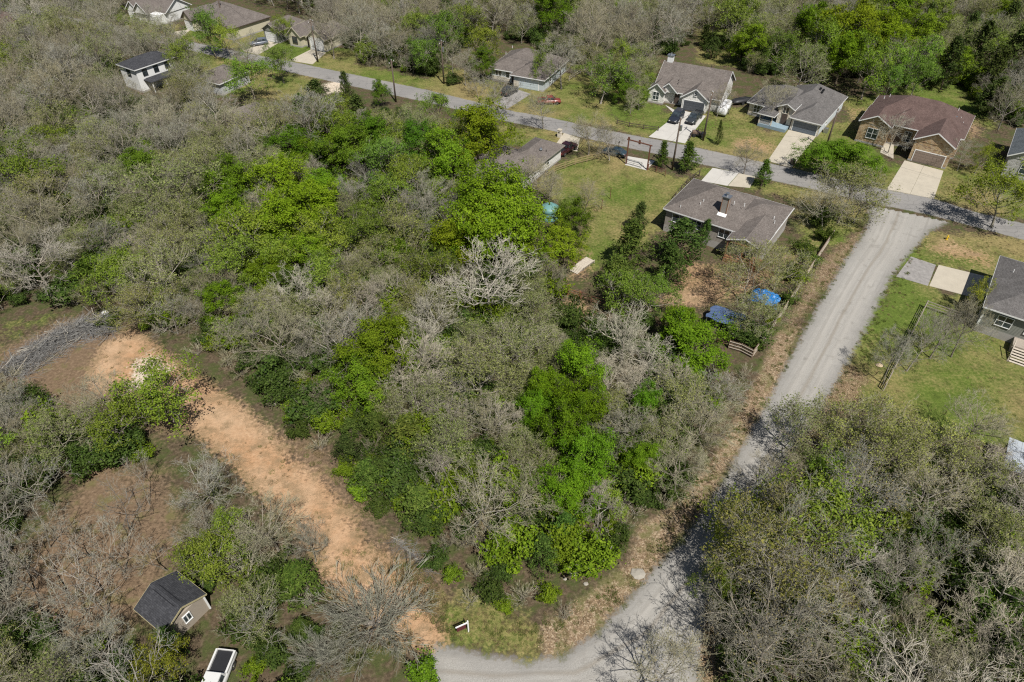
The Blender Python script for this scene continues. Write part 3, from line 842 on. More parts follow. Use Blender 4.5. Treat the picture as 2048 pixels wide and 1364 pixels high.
MB().box(-6.3, -0.6, -2.0, 2.2, -0.02, 0.62).build('porch_floor', M('blue_skirt', (0.22, 0.30, 0.35), 0.8, 0.15), h3)
for x in (-6.2, -3.7): MB().box(x - 0.1, x + 0.1, -1.95, -1.75, 0.62, 2.7).build('porch_post', PALE_STONE, h3)
pr_ = MB()
for i in range(24): pr_.box(-6.1 + i * 0.1, -6.07 + i * 0.1, -1.88, -1.85, 0.62, 1.5)
pr_.box(-6.1, -3.75, -1.9, -1.82, 1.5, 1.58); pr_.build('porch_railing', WHITE, h3)
px_ = MB(); pf = MB(); wing_roof(px_, pf, -6.7, -3.2, -2.3, 6.4, 2.75, 0.16, 'x', 'hh'); x = px_.build('porch_roof', SH_GREY, h3); uv_slope(x); pf.build('fascia', WHITE, x)
window(h3, (-8.4, 2.26, 1.6), 1.2, 1.5, '-y', 2, 2); window(h3, (-5.2, 2.26, 1.6), 1.4, 1.5, '-y', 2, 2); window(h3, (5.36, 4.5, 1.6), 0.9, 1.2, '+x', 1, 2)
box_vents(r3, [(1.4, 9.6, 5.9), (2.0, 9.0, 5.5), (1.9, 10.2, 5.5)])
MB().box(5.7, 6.5, 2.6, 3.4, -0.02, 0.95).tube((6.1, 3.0, 0.95), (6.1, 3.0, 1.0), 0.3, 0.3, 10).build('air_conditioner', METAL, h3)

# --- white stone house with three front gables and a white chimney
Z4 = lambda x, y: (1280 + x / 6.82, 100 + y / 6.82)
o, a = frame(Z4(560, 810), 0, -27)
h4, r4 = house('house', o, a, 'white stone house with front gables, grey roof and white chimney',
    [(-0.1, 5.2, 0.0, 6, 2.74), (-6.7, 7.35, 2.0, 14, 2.72), (-7.7, -4.4, 0.6, 4, 2.70)],
    [(-0.5, 5.65, -0.4, 8, 2.8, 0.72, 'y', 'gg'), (-7.2, 7.8, 1.5, 14.4, 2.83, 0.62, 'x', 'gg'), (-8.1, -4.0, 0.15, 7, 2.78, 0.85, 'y', 'gg'), (-5.9, -1.5, 0.9, 8, 2.86, 0.85, 'y', 'gg')], WHITE_BRICK, SH_BROWN)
garage(h4, 0.35, 4.75, -0.03, 2.15, GAR_DARK); window(h4, (2.55, -0.05, 3.7), 0.55, 0.6, '-y', 1, 2)
window(h4, (-6.05, 0.56, 1.7), 1.3, 1.6, '-y', 2, 2); window(h4, (7.38, 4.5, 1.6), 0.9, 1.4, '+x', 1, 2); window(h4, (7.38, 9, 1.6), 0.9, 1.4, '+x', 1, 2)
MB().box(-2.3, -1.3, 1.9, 2.0, 0.3, 2.45).build('front_door', DARKW, h4)
MB().box(-6.5, -5.3, 7.6, 8.6, 2, 8.0).build('chimney', WHITE, r4)
MB().box(-6.65, -5.15, 7.45, 8.75, 8.0, 8.12).tube((-5.9, 8.1, 8.12), (-5.9, 8.1, 8.5), 0.17).build('chimney_cap', METAL, r4)
vents(r4, [(-2.4, 4.0, 4.55), (-2.3, 3.2, 4.1), (3.0, 9.0, 6.75)], BLACK)

# --- blue-grey house with pale blue garage, right of the asphalt road
Zc = lambda x, y: (960 + x / 6.82, 80 + y / 6.82)
o, a = frame(Zc(450, 640), 0, -25)
h5, r5 = house('house', o, a, 'pale blue house with taupe hip roof beside the red pickup truck',
    [(0.1, 7.4, 0.2, 6, 2.74), (-6.4, 7.5, 1.9, 14, 2.72)],
    [(-0.7, 7.9, -0.3, 9, 2.8, 0.55, 'y', 'hh'), (-7.0, 8.0, 1.4, 14.5, 2.83, 0.52, 'x', 'hh')], BLUE_SIDE, SH_BROWN)
garage(h5, 1.5, 6.2, 0.17, 2.1, M('pale_blue_door', (0.50, 0.56, 0.58), 0.6, 0.05)); MB().box(0.12, 1.3, 0.1, 0.19, 0.3, 1.5).build('stone_veneer', PALE_STONE, h5)
MB().box(-6.3, -1.6, 1.8, 1.89, 0.3, 1.15).build('stone_veneer', PALE_STONE, h5)
window(h5, (-4.6, 1.86, 1.9), 1.5, 1.3, '-y', 2, 1); window(h5, (-2.2, 1.86, 1.8), 0.9, 1.5, '-y', 1, 2); MB().box(-1.2, -0.2, 1.8, 1.87, 0.3, 2.4).build('front_door', DARKW, h5)
window(h5, (7.54, 4.0, 1.7), 0.9, 1.2, '+x', 1, 2); vents(r5, [(-3.6, 7.4, 6.1), (-4.6, 6.0, 5.0)])

# --- long-roofed house behind the tall oak
Zd = lambda x, y: (960 + x / 6.82, 230 + y / 6.82)
o, a = frame(Zd(860, 800), 0, 58)
h6, r6 = house('house', o, a, 'white walled house with long taupe roof beside the maroon pickup',
    [(-12.4, 0.4, 0.0, 10, 2.7), (-1, 6.7, 0.02, 5.6, 2.68)],
    [(-12.9, 0.9, -0.45, 10.5, 2.76, 0.42, 'x', 'hh'), (-4, 7.2, -0.5, 6.0, 2.8, 0.5, 'x', 'hh'), (-6.4, 1.2, 3.6, 11.3, 2.73, 0.45, 'y', 'hh')], WHITE_BRICK, SH_BROWN, trim=TAN_SIDE)
window(h6, (-3.2, -0.04, 1.7), 0.9, 1.2, '-y', 1, 2); window(h6, (1.6, -0.02, 1.7), 0.9, 1.2, '-y', 1, 2); window(h6, (-8.5, -0.04, 1.7), 1.2, 1.2, '-y', 2, 2)
MB().tube((1.2, 1.3, 3.3), (1.2, 1.3, 3.95), 0.12).tube((1.2, 1.3, 3.95), (1.2, 1.3, 4.2), 0.34, 0.22, 12).build('roof_vent', METAL, r6)
vents(r6, [(2.0, 0.6, 3.4), (-4.0, 4.0, 4.6)], BLACK)
MB().box(-0.6, 0.1, -1.1, -0.5, -0.02, 0.8).build('air_conditioner', METAL, h6)

# --- sage house on the right of the gravel road, with deck stairs
Z8 = lambda x, y: (1748 + x / 6.82, 480 + y / 6.82)
o, a = frame(Z8(1490, 905), 4.2, -36)
h7, r7 = house('house', o, a, 'sage sided house with grey hip roof and timber deck stairs',
    [(0.45, 14.6, 0.45, 14.0, 4.14)],
    [(0, 15.05, 0, 14.5, 4.2, 0.42, 'x', 'hh')], GREY_SIDE, SH_GREY, 0.9, base_th=0.3)
lap_siding(h7, GREY_SIDE, [((0.45, 0.45), (14.6, 0.45), 1.2, 4.1), ((0.45, 14.0), (0.45, 0.45), 1.2, 4.1)])
window(h7, (3.0, 0.41, 2.75), 1.7, 1.5, '-y', 2, 2); window(h7, (6.0, 0.41, 2.75), 0.9, 1.5, '-y', 1, 2)
MB().box(0.36, 0.58, 0.36, 0.58, 1.2, 4.1).build('corner_board', WHITE, h7)
garage(h7, 8.6, 13.2, 0.40, 2.2, GAR_WHITE, '-x', 4, 0.3)
vents(r7, [(1.9, 9.4, 5.1)])
MB().box(4.9, 9.0, -1.6, 0.40, -0.02, 1.15).build('deck', WOOD_GREY, h7)
for i in range(6):
    MB().box(5.2, 9.0, -1.6 - 0.36 * (i + 1), -1.6 - 0.36 * i - 0.05, 0.95 - 0.17 * i - 0.05, 0.95 - 0.17 * i).build('stair_tread', WOOD_PALE, h7)
MB().bar((5.1, -1.6, 0.9), (5.1, -3.8, -0.05), 0.06, 0.26).bar((9.05, -1.6, 0.9), (9.05, -3.8, -0.05), 0.06, 0.26).build('stair_stringer', WOOD_GREY, h7)
MB().bar((5.0, -1.6, 2.05), (5.0, -3.75, 1.0), 0.07).bar((5.0, -3.7, 0), (5.0, -3.7, 1.05), 0.08).bar((5.0, -1.6, 1.15), (5.0, -1.6, 2.1), 0.08).build('stair_rail', WOOD_PALE, h7)

# --- slate-roofed stone house past the red-brown one
o, a = frame(Z6(1760, 1080), 0, -35)
h8, r8 = house('house', o, a, 'grey stone house with slate-blue roof and arched front window',
    [(0, 11, 0, 13, 4.2)], [(-0.5, 8.5, -0.5, 13.5, 4.25, 0.6, 'y', 'gh'), (5, 11.5, 3, 13.6, 4.2, 0.6, 'y', 'gh')], GREY_STONE, SH_BLUE)
window(h8, (3.4, -0.04, 2.4), 2.2, 1.7, '-y', 2, 2)
ar = MB(); ar.loft([[(3.4 + 1.18 * math.cos(math.pi * i / 12), -0.03 - d, 3.38 + 0.62 * math.sin(math.pi * i / 12)) for i in range(13)] for d in (0, 0.05)]); ar.build('arched_transom', GLASS, h8)

# --- far houses up the road
Zf = lambda x, y: (220 + x / 6.82, y / 6.82)
o, a = frame(Zf(330, 960), 5.2, 56)
f1, q1 = house('house', o, a, 'white two-storey house with charcoal roof deep in the grey woods', [(0.4, 10, 0.4, 6.6, 5.14)], [(0, 10.4, 0, 7.0, 5.2, 0.42, 'x', 'hh')], WHITE, SH_DARK)
for x in (2.4, 5.2, 8): window(f1, (x, 0.36, 4.0), 1.0, 1.2, '-y', 1, 2, BLACK)
window(f1, (0.36, 3.4, 3.9), 1.2, 1.2, '-x', 2, 1, BLACK)
pw = MB(); wing_roof(pw, None, 1.5, 9, -2.4, 1.2, 2.6, 0.2, 'x', 'hh'); x = pw.build('porch_roof', SH_DARK, f1); uv_slope(x)
for x in (1.9, 5.2, 8.6): MB().box(x - .08, x + .08, -2.2, -2.04, 0, 2.5).build('porch_post', WHITE, f1)
o, a = frame(Zf(1490, 1150), 2.8, 62)
f2, q2 = house('house', o, a, 'small light grey house with brown-grey roof at the roadside woods', [(0.4, 9, 0.4, 8, 2.74)], [(0, 9.4, 0, 8.4, 2.8, 0.4, 'x', 'hh')], M('light_grey_siding', (0.45, 0.46, 0.46), 0.8, 0.06), SH_BROWN)
window(f2, (3, 0.36, 1.6), 1.2, 1.2, '-y', 2, 1)
Za = lambda x, y: (x / 2.926, y / 2.926)
o, a = frame(Za(1290, 670), 2.8, -38)
f3, q3 = house('house', o, a, 'brown cabin with grey shingle roof half hidden by bare trees', [(0.4, 8.6, 0.4, 8, 2.74)], [(0, 9, 0, 8.4, 2.8, 0.45, 'y', 'gh')], DARKW, SH_BROWN, trim=CREAM_SIDE)
window(f3, (4.5, 0.36, 1.6), 1.2, 1.2, '-y', 2, 1)
o, a = frame(Zf(1640, 400), 3.0, 55)
f4, q4 = house('house', o, a, 'long many-gabled house with grey roof facing the far road bend', [(0.4, 13, 0.4, 18.4, 2.94), (-1.0, 3, 14.9, 18.6, 2.9)],
    [(0, 13.4, 0, 18.8, 3.0, 0.55, 'y', 'hh'), (-1.6, 7, 14.5, 19.0, 3.02, 0.95, 'x', 'gg'), (-0.7, 6, 8.6, 12.0, 3.04, 0.95, 'x', 'gg'), (-0.9, 5, 4.4, 7.4, 3.06, 0.95, 'x', 'gg'), (-0.5, 5, 1.8, 4.4, 3.4, 0.8, 'x', 'gg')], CREAM_SIDE, SH_BROWN, trim=DARKW)
garage(f4, 15.3, 18.2, -1.03, 2.2, GAR_WHITE, '-x'); window(f4, (0.36, 10.3, 1.7), 1.4, 1.4, '-x', 2, 2); window(f4, (0.36, 5.9, 1.7), 1.2, 1.4, '-x', 2, 2)
Zg = lambda x, y: (440 + x / 7.84, y / 7.84)
o, a = frame(Zg(735, 640), 0, -27)
f5, q5 = house('house', o, a, 'grey house with white garage door behind the grey parked car', [(-0.4, 4.4, 0, 10, 2.94)], [(-0.9, 4.9, -0.5, 10.5, 3.0, 0.62, 'y', 'gh')], GREY_SIDE, SH_BROWN, trim=CREAM_SIDE)
garage(f5, 0.3, 3.6, -0.03, 2.15, GAR_WHITE)
o, a = frame(Zg(1110, 715), 0, -27)
f6, q6 = house('house', o, a, 'cream gabled cottage with paired dark windows on the far road', [(0, 3.7, 0, 9, 2.74), (3.5, 6.6, 1.5, 9, 2.72), (6.4, 11.4, 0.1, 10, 2.94)],
    [(-0.45, 4.15, -0.45, 9.5, 2.8, 0.95, 'y', 'gh'), (2.0, 8.0, 1.0, 9.6, 2.83, 0.6, 'x', 'hh'), (5.9, 11.9, -0.35, 10.5, 3.0, 0.85, 'y', 'gh')], CREAM_SIDE, SH_BROWN, trim=CREAM_SIDE)
garage(f6, 6.9, 10.9, 0.07, 2.2, GAR_WHITE); window(f6, (1.85, -0.04, 1.7), 1.5, 1.6, '-y', 2, 2, DARKW); MB().box(4.6, 5.6, 1.4, 1.47, 0.3, 2.5).build('front_door', DARKW, f6)
MB().box(6.45, 11.35, 0.03, 0.085, 2.4, 3.2).build('stone_veneer', WHITE_BRICK, f6)
o, a = frame((262, 40), 0, -27)
f7, q7 = house('house', o, a, 'white gabled house at the far end of the road', [(0, 12, 0, 11, 2.8)], [(-0.5, 5, -0.5, 11, 2.9, 0.9, 'y', 'gg'), (3, 9, -1.0, 11, 2.93, 0.9, 'y', 'gg'), (-0.6, 12.6, 2, 11.6, 2.86, 0.6, 'x', 'gg')], WHITE, SH_BROWN)
window(f7, (2.2, -0.04, 1.6), 1.2, 1.3, '-y', 2, 2); garage(f7, 7.2, 11, -0.03, 2.1, GAR_WHITE)
o, a = frame((-40, 68), 0, -20)
f8, q8 = house('house', o, a, 'house with dull red roof among trees far up the road', [(0, 13, 0, 9, 2.8)], [(-0.5, 13.5, -0.5, 9.5, 2.9, 0.45, 'x', 'gg')], CREAM_SIDE, SH_RED)
window(f8, (9, -0.04, 1.6), 1.2, 1.3, '-y', 2, 2)
o, a = frame((1946, 14), 0, -30)
f9, q9 = house('house', o, a, 'white house with screened porch in the far woods', [(0, 11, 0, 9, 2.8)], [(-0.5, 11.5, -0.5, 9.5, 2.9, 0.5, 'x', 'hh')], WHITE, SH_GREY)
window(f9, (5.2, -0.04, 1.6), 3.2, 1.9, '-y', 3, 2); window(f9, (2.0, -0.04, 1.6), 1.0, 1.4, '-y', 1, 2)

# --- garden shed with ridge vent
Zs = lambda x, y: (230 + x / 5.59, 1120 + y / 5.59)
W_, S_, N_ = G(*Zs(205, 550), 2.5), G(*Zs(540, 835), 2.5), G(*Zs(690, 130), 2.5)
ang = math.atan2(S_.y - W_.y, S_.x - W_.x)
sh, sr = house('shed', (W_.x, W_.y), ang, 'small tan shed with charcoal gable roof and white window', [(0.25, 3.95, 0.25, 4.2, 2.5)], [(0, 4.2, 0, 4.45, 2.5, 0.52, 'x', 'gg')], M('shed_siding', (0.32, 0.275, 0.22), 0.85, 0.1), SH_DARK, found=False, trim=M('shed_trim', (0.38, 0.33, 0.19), 0.8, 0.1))
sh['category'] = 'shed'
window(sh, (3.97, 2.25, 1.55), 0.62, 0.95, '+x', 2, 1); sh.children[-1]['label'] = 'white framed shed window'
for y in (2.225 - 0.28, 2.225 + 0.28): MB().bar((0.7, y, 3.60), (3.5, y, 3.60), 0.05, 0.05).build('ridge_vent_strip', BLACK, sr)
MB().box(3.9, 4.02, 4.1, 4.26, 0, 2.45).box(3.9, 4.02, 0.19, 0.35, 0, 2.45).build('corner_board', WHITE, sh)
# ------------------------------------------------------------------ tree generator
BARK_GREY = m_bark('grey_bark', (0.17, 0.15, 0.125), (0.36, 0.33, 0.29))
BARK_PALE = m_bark('pale_bark', (0.25, 0.23, 0.195), (0.46, 0.425, 0.37))
TWIG_GREY = m_bark('grey_twigs', (0.228, 0.220, 0.186), (0.395, 0.385, 0.328))
TWIG_TAN = m_bark('tan_twigs', (0.25, 0.232, 0.16), (0.41, 0.385, 0.275))
TWIG_PALE = m_bark('pale_twigs', (0.33, 0.305, 0.25), (0.53, 0.49, 0.41))
BARK_DARK = m_bark('dark_bark', (0.07, 0.055, 0.043), (0.16, 0.13, 0.10))
LEAF_VIVID = m_leaf('vivid_leaves', (0.086, 0.150, 0.010), (0.205, 0.285, 0.024))
LEAF_BUD = m_leaf('olive_buds', (0.13, 0.16, 0.042), (0.30, 0.32, 0.115))
LEAF_TAN = m_leaf('tan_buds', (0.16, 0.145, 0.075), (0.31, 0.27, 0.15))
LEAF_AIRY = m_leaf('yellow_green_leaves', (0.105, 0.165, 0.02), (0.235, 0.29, 0.055))
LEAF_CEDAR = m_leaf('cedar_leaves', (0.028, 0.05, 0.012), (0.095, 0.125, 0.032), 0.12)
LEAF_SHRUB = m_leaf('shrub_leaves', (0.034, 0.064, 0.014), (0.098, 0.142, 0.032))

def rv(r):
    while True:
        v = Vector((r.uniform(-1, 1), r.uniform(-1, 1), r.uniform(-1, 1)))
        if 0.05 < v.length < 1: return v.normalized()

class Skel:
    def __init__(s, seed):
        s.r = random.Random(seed); s.seg = []; s.tips = []
    def branch(s, p, d, L, rad, lvl, mx, kids, wob, up, nseg, shrink=(0.42, 0.66), ang=(0.5, 1.15), end=0.4):
        r = s.r; n = nseg[min(lvl, len(nseg) - 1)]
        pts = [(p.copy(), d.copy())]; rr = rad
        for i in range(n):
            d = (d + rv(r) * wob[min(lvl, len(wob) - 1)] + Vector((0, 0, up[min(lvl, len(up) - 1)]))).normalized()
            q = p + d * (L / n); r2 = rad * (1 - (1 - end) * (i + 1) / n)
            s.seg.append((p, q, rr, r2, lvl)); p = q; rr = r2
            pts.append((p.copy(), d.copy()))
        s.tips.append((p, d, lvl))
        if lvl >= mx: return
        for k in range(kids[min(lvl, len(kids) - 1)]):
            t = r.uniform(0.22, 1.0) * n
            i = min(int(t), n - 1); f = t - i
            q = pts[i][0].lerp(pts[i + 1][0], f); dd = pts[i + 1][1]
            ax = dd.cross(rv(r))
            if ax.length < 0.05: continue
            nd_ = (Matrix.Rotation(r.uniform(*ang), 3, ax.normalized()) @ dd).normalized()
            s.branch(q, nd_, L * r.uniform(*shrink) * (1.12 - 0.35 * t / n), max(rad * (1 - 0.6 * t / n) * 0.55, 0.012), lvl + 1, mx, kids, wob, up, nseg, shrink, ang, end)

def oak(seed, H, R, fork=0.3, limbs=9, kids=(6, 5, 4), mx=4, trunk_r=0.24, wob=(0.10, 0.20, 0.26, 0.30, 0.30), up=(0.0, 0.08, 0.11, 0.13, 0.13), twig=0.0145, lean=0.1, flat=0.36):
    s = Skel(seed); r = s.r
    d = Vector((r.uniform(-lean, lean), r.uniform(-lean, lean), 1)).normalized()
    p = Vector((0, 0, -0.15)); n = 7; Ht = H * 0.74; pts = []
    for i in range(n):
        d = (d + rv(r) * 0.09 + Vector((0, 0, 0.05))).normalized()
        q = p + d * (Ht / n)
        s.seg.append((p, q, trunk_r * (1 - 0.75 * i / n) * (1.35 if i == 0 else 1), trunk_r * (1 - 0.75 * (i + 1) / n), 0)); p = q
        pts.append(q)
    a0 = r.uniform(0, 6.28)
    for k in range(limbs):
        f = fork + (0.98 - fork) * (k + r.uniform(0, 0.8)) / limbs
        t = f * n; i = min(int(t), n - 1)
        b = (pts[i - 1] if i else Vector((0, 0, 0))).lerp(pts[i], t - i)
        az = a0 + k * 2.4 + r.uniform(-0.5, 0.5)
        el = r.uniform(0.15, 0.55) + 0.75 * max(0, (f - fork) / (1 - fork)) ** 1.5
        dv = Vector((math.cos(az) * math.cos(el), math.sin(az) * math.cos(el), math.sin(el)))
        # length to the crown envelope
        L = R * (1.02 - 0.12 * f) * r.uniform(0.75, 1.08) * math.cos(el) + (H - b.z) * 0.8 * math.sin(el)
        s.branch(b, dv, max(L, R * 0.4), trunk_r * r.uniform(0.30, 0.46), 1, mx, (0,) + kids, wob, up, (5, 5, 4, 3, 2))
    sg = [(a, b, max(x, twig if l >= 3 else 0.02), max(y, twig * 0.75 if l >= 3 else 0.018), l) for a, b, x, y, l in s.seg]
    s.seg = sg
    return s

def fan(seed, H, R, stems=16, kids=(9, 5), mx=3, rad=0.06, twig=0.015):
    s = Skel(seed); r = s.r
    for k in range(stems):
        az = k * 2.4 + r.uniform(-0.4, 0.4); tilt = r.uniform(0.05, 1.0) ** 0.62 * math.atan2(R, H * 0.55)
        dv = Vector((math.cos(az) * math.sin(tilt), math.sin(az) * math.sin(tilt), math.cos(tilt)))
        s.branch(Vector((r.uniform(-.25, .25), r.uniform(-.25, .25), -0.05)), dv, math.hypot(H, R) * r.uniform(0.55, 0.86), rad * r.uniform(0.5, 1.1), 1, mx, (0,) + kids, (0, 0.08, 0.14, 0.2), (0, 0.03, 0.06, 0.06), (5, 6, 4, 2), (0.28, 0.5), (0.25, 0.7), 0.3)
    s.seg = [(a, b, max(x, twig), max(y, twig * 0.7), l) for a, b, x, y, l in s.seg]
    return s

def cone(seed, H, R, base=0.06, per_m=5, shape=0.75, trunk_r=0.16, droop=0.1):
    s = Skel(seed); r = s.r
    p = Vector((0, 0, -0.1)); n = 6
    for i in range(n):
        q = Vector((r.uniform(-.08, .08), r.uniform(-.08, .08), H * 0.97 * (i + 1) / n))
        s.seg.append((p, q, trunk_r * (1 - i / n) + 0.01, trunk_r * (1 - (i + 1) / n) + 0.01, 0)); p = q
    N = int(H * per_m); lob = [(r.uniform(0, 6.28), r.uniform(0.1, 0.9), r.uniform(0.75, 1.2)) for _ in range(7)]
    for k in range(N):
        f = base + (0.99 - base) * (k + r.random()) / N
        env = (1 - f) ** shape * min(1, 0.45 + f * 3.0)
        az = k * 2.4 + r.uniform(-0.6, 0.6)
        wt = 1.0
        for a, h, g in lob:
            wt += (g - 1) * max(0, math.cos(az - a)) * math.exp(-((f - h) / 0.2) ** 2)
        L = R * env * r.uniform(0.72, 1.12) * wt + 0.15
        el = 0.25 + 0.7 * f - droop
        s.branch(Vector((0, 0, f * H * 0.97)), Vector((math.cos(az) * math.cos(el), math.sin(az) * math.cos(el), math.sin(el))), L, 0.035, 2, 3, (0, 0, 3), (0, 0, 0.12, 0.2), (0, 0, 0.04, 0.05), (3, 3, 3, 2), (0.3, 0.5))
    return s

def tubes(seg, k):
    p0 = np.array([tuple(s[0]) for s in seg]); p1 = np.array([tuple(s[1]) for s in seg])
    r0 = np.array([s[2] for s in seg]); r1 = np.array([s[3] for s in seg])
    d = p1 - p0; ln = np.linalg.norm(d, axis=1, keepdims=True); d /= np.maximum(ln, 1e-6)
    ref = np.where(np.abs(d[:, 2:3]) > 0.9, np.array([[1., 0, 0]]), np.array([[0, 0, 1.]]))
    x = np.cross(d, ref); x /= np.linalg.norm(x, axis=1, keepdims=True); y = np.cross(d, x)
    p1 = p1 + d * np.minimum(r1, ln[:, 0] * 0.2)[:, None]
    ang = np.arange(k) * 2 * math.pi / k
    ring = x[:, None, :] * np.cos(ang)[None, :, None] + y[:, None, :] * np.sin(ang)[None, :, None]
    V = np.concatenate([p0[:, None] + ring * r0[:, None, None], p1[:, None] + ring * r1[:, None, None]], 1)
    b = (np.arange(len(seg)) * 2 * k)[:, None]; i = np.arange(k)[None]; j = (np.arange(k) + 1)[None] % k
    Q = np.stack([b + i, b + j, b + k + j, b + k + i], 2).reshape(-1, 4)
    return V.reshape(-1, 3), Q

def leaves(rng, tips, per, spread, size, flat=0.7, aspect=0.7, outward=0.5, ctr=None, tintsd=0.25, along=0.0):
    C = np.array([tuple(t[0]) for t in tips]); D = np.array([tuple(t[1]) for t in tips])
    n = len(C) * per
    base = np.repeat(C, per, 0); dd = np.repeat(D, per, 0)
    off = rng.normal(0, 1, (n, 3)) * np.array([spread, spread, spread * flat])
    c = base + off - dd * rng.uniform(0, 1, (n, 1)) * along
    ctr = np.array([0, 0, C[:, 2].mean() * 0.8]) if ctr is None else np.array(ctr)
    nv = c - ctr; nv /= np.maximum(np.linalg.norm(nv, axis=1, keepdims=True), 1e-6)
    nv = nv * outward + rng.normal(0, 0.6, (n, 3)) + np.array([0, 0, 0.35])
    nv /= np.linalg.norm(nv, axis=1, keepdims=True)
    x = np.cross(nv, rng.normal(0, 1, (n, 3))); x /= np.maximum(np.linalg.norm(x, axis=1, keepdims=True), 1e-6)
    y = np.cross(nv, x)
    s = size * np.clip(rng.lognormal(-0.05, 0.38, (n, 1)), 0.4, 2.0)
    V = np.stack([c - x * s, c - y * s * aspect + nv * s * 0.15, c + x * s, c + y * s * aspect + nv * s * 0.15], 1).reshape(-1, 3)
    V[:, 2] = np.maximum(V[:, 2], 0.03)
    Q = (np.arange(n)[:, None] * 4 + np.arange(4)[None])
    tt = np.repeat(rng.uniform(0.2, 0.8, len(C)), per) + rng.normal(0, tintsd, n)
    return V, Q, np.clip(tt, 0, 1)

def assemble(name, parts):
    """parts: list of (V, Q, material, tint or None) -> mesh"""
    VV, QQ, MI, TT, mats, b = [], [], [], [], [], 0
    for V, Q, m, t in parts:
        if m not in mats: mats.append(m)
        VV.append(V); QQ.append(Q + b); b += len(V)
        MI.append(np.full(len(Q), mats.index(m))); TT.append(np.full(len(Q), 0.5) if t is None else t)
    me = quad_mesh(name, np.concatenate(VV), np.concatenate(QQ), np.concatenate(MI), np.concatenate(TT))
    for m in mats: me.materials.append(m)
    return me

PROTO = {}          # kind -> list of (trunk mesh, crown mesh, R, H)
def add_proto(kind, s, R, H, bark, twigm, trunk_lvl, leaf=None):
    lo = [x for x in s.seg if x[4] <= trunk_lvl]; hi = [x for x in s.seg if x[4] > trunk_lvl]
    V, Q = tubes(lo, 6)
    tm = quad_mesh(kind + '_trunk', V, Q, smooth=True); tm.materials.append(bark)
    parts = []
    if hi:
        V, Q = tubes(hi, 3); parts.append((V, Q, twigm, None))
    if leaf:
        rng = np.random.default_rng(len(s.seg) + len(kind))
        lm, minl, per, spread, size, kw = leaf
        tips = [t for t in s.tips if t[2] >= minl]
        if kw.get('frac'):
            f = kw.pop('frac'); tips = [t for t in tips if s.r.random() < f]
        V, Q, T = leaves(rng, tips, per, spread, size, **kw); parts.append((V, Q, lm, T))
    PROTO.setdefault(kind, []).append((tm, assemble(kind + '_crown', parts), R, H))

for i in range(8):
    add_proto('bare', oak(100 + i, 10, 4.4, 0.24 + 0.035 * i, 9 + i % 4, (6, 6, 4), 4, 0.16 + 0.012 * (i % 4), lean=0.12 + 0.05 * (i % 3)), 4.4, 10, BARK_GREY, (TWIG_GREY, TWIG_TAN)[i % 2], 2, (LEAF_TAN, 4, 1, 0.14, 0.05, dict(outward=0.3)))
for i in range(5):
    add_proto('pale', oak(130 + i, 11, 4.4, 0.42, 10, (6, 6, 4), 4, 0.2, wob=(.1, .26, .32, .36, .36), twig=0.017), 4.4, 11, BARK_PALE, TWIG_PALE, 2)
for i in range(3):
    add_proto('slender', oak(150 + i, 8, 2.3, 0.5, 7, (5, 3, 3), 4, 0.085, lean=0.2, twig=0.011), 2.3, 8, BARK_GREY, TWIG_GREY, 2)
for i in range(7):
    add_proto('olive', oak(200 + i, 9.5, 4.5, 0.3, 11, (6, 6, 3), 4, 0.19), 4.5, 9.5, BARK_GREY, TWIG_TAN, 2, (LEAF_BUD, 3, 4, 0.26, 0.08, dict(outward=0.3)))
for i in range(5):
    add_proto('green', oak(300 + i, 10, 4.6, 0.3, 13, (6, 5), 3, 0.26, wob=(.1, .2, .3, .3)), 4.6, 10, BARK_DARK, BARK_GREY, 2, (LEAF_VIVID, 2, 44, 0.37, 0.112, dict(flat=0.62, outward=0.9, tintsd=0.2)))
add_proto('dome', oak(330, 10, 8, 0.25, 22, (8, 6), 3, 0.34, wob=(.1, .2, .3, .3)), 8, 10, BARK_DARK, BARK_GREY, 2, (LEAF_VIVID, 2, 44, 0.40, 0.125, dict(flat=0.6, outward=0.9, tintsd=0.2)))
for i in range(5):
    add_proto('airy', oak(340 + i, 9, 4.2, 0.32, 10, (6, 5), 3, 0.2, wob=(.1, .25, .35, .35)), 4.2, 9, BARK_GREY, TWIG_GREY, 2, (LEAF_AIRY, 2, 26, 0.36, 0.105, dict(flat=0.7, outward=0.6, frac=0.88)))
for i in range(4):
    add_proto('cedar', cone(400 + i, 7.5, 3.0, 0.05, 9, 0.55 + 0.08 * i), 3.0, 7.5, BARK_DARK, BARK_DARK, 0, (LEAF_CEDAR, 2, 17, 0.20, 0.14, dict(flat=0.8, aspect=0.42, outward=0.7, along=0.8)))
for i in range(2):
    add_proto('conifer', cone(430 + i, 7.0, 2.0, 0.12, 9, 0.85), 2.0, 7.0, BARK_DARK, BARK_DARK, 0, (LEAF_SHRUB, 2, 14, 0.17, 0.13, dict(flat=0.8, aspect=0.4, outward=0.7, along=0.6)))
for i in range(2):
    add_proto('fan', fan(500 + i, 6.0, 5.0, 34, (13, 6), 3), 5.0, 6.0, BARK_GREY, TWIG_GREY, 1)
for i in range(3):
    add_proto('brush', fan(520 + i, 2.4, 1.7, 12, (6, 4), 3, 0.03, 0.014), 1.7, 2.4, BARK_GREY, TWIG_TAN, 1)
for i in range(3):
    add_proto('bush', fan(540 + i, 2.4, 1.7, 12, (6, 3), 3, 0.03, 0.012), 1.7, 2.4, BARK_DARK, TWIG_GREY, 1, (LEAF_SHRUB, 2, 13, 0.21, 0.085, dict(flat=0.8, outward=0.7)))
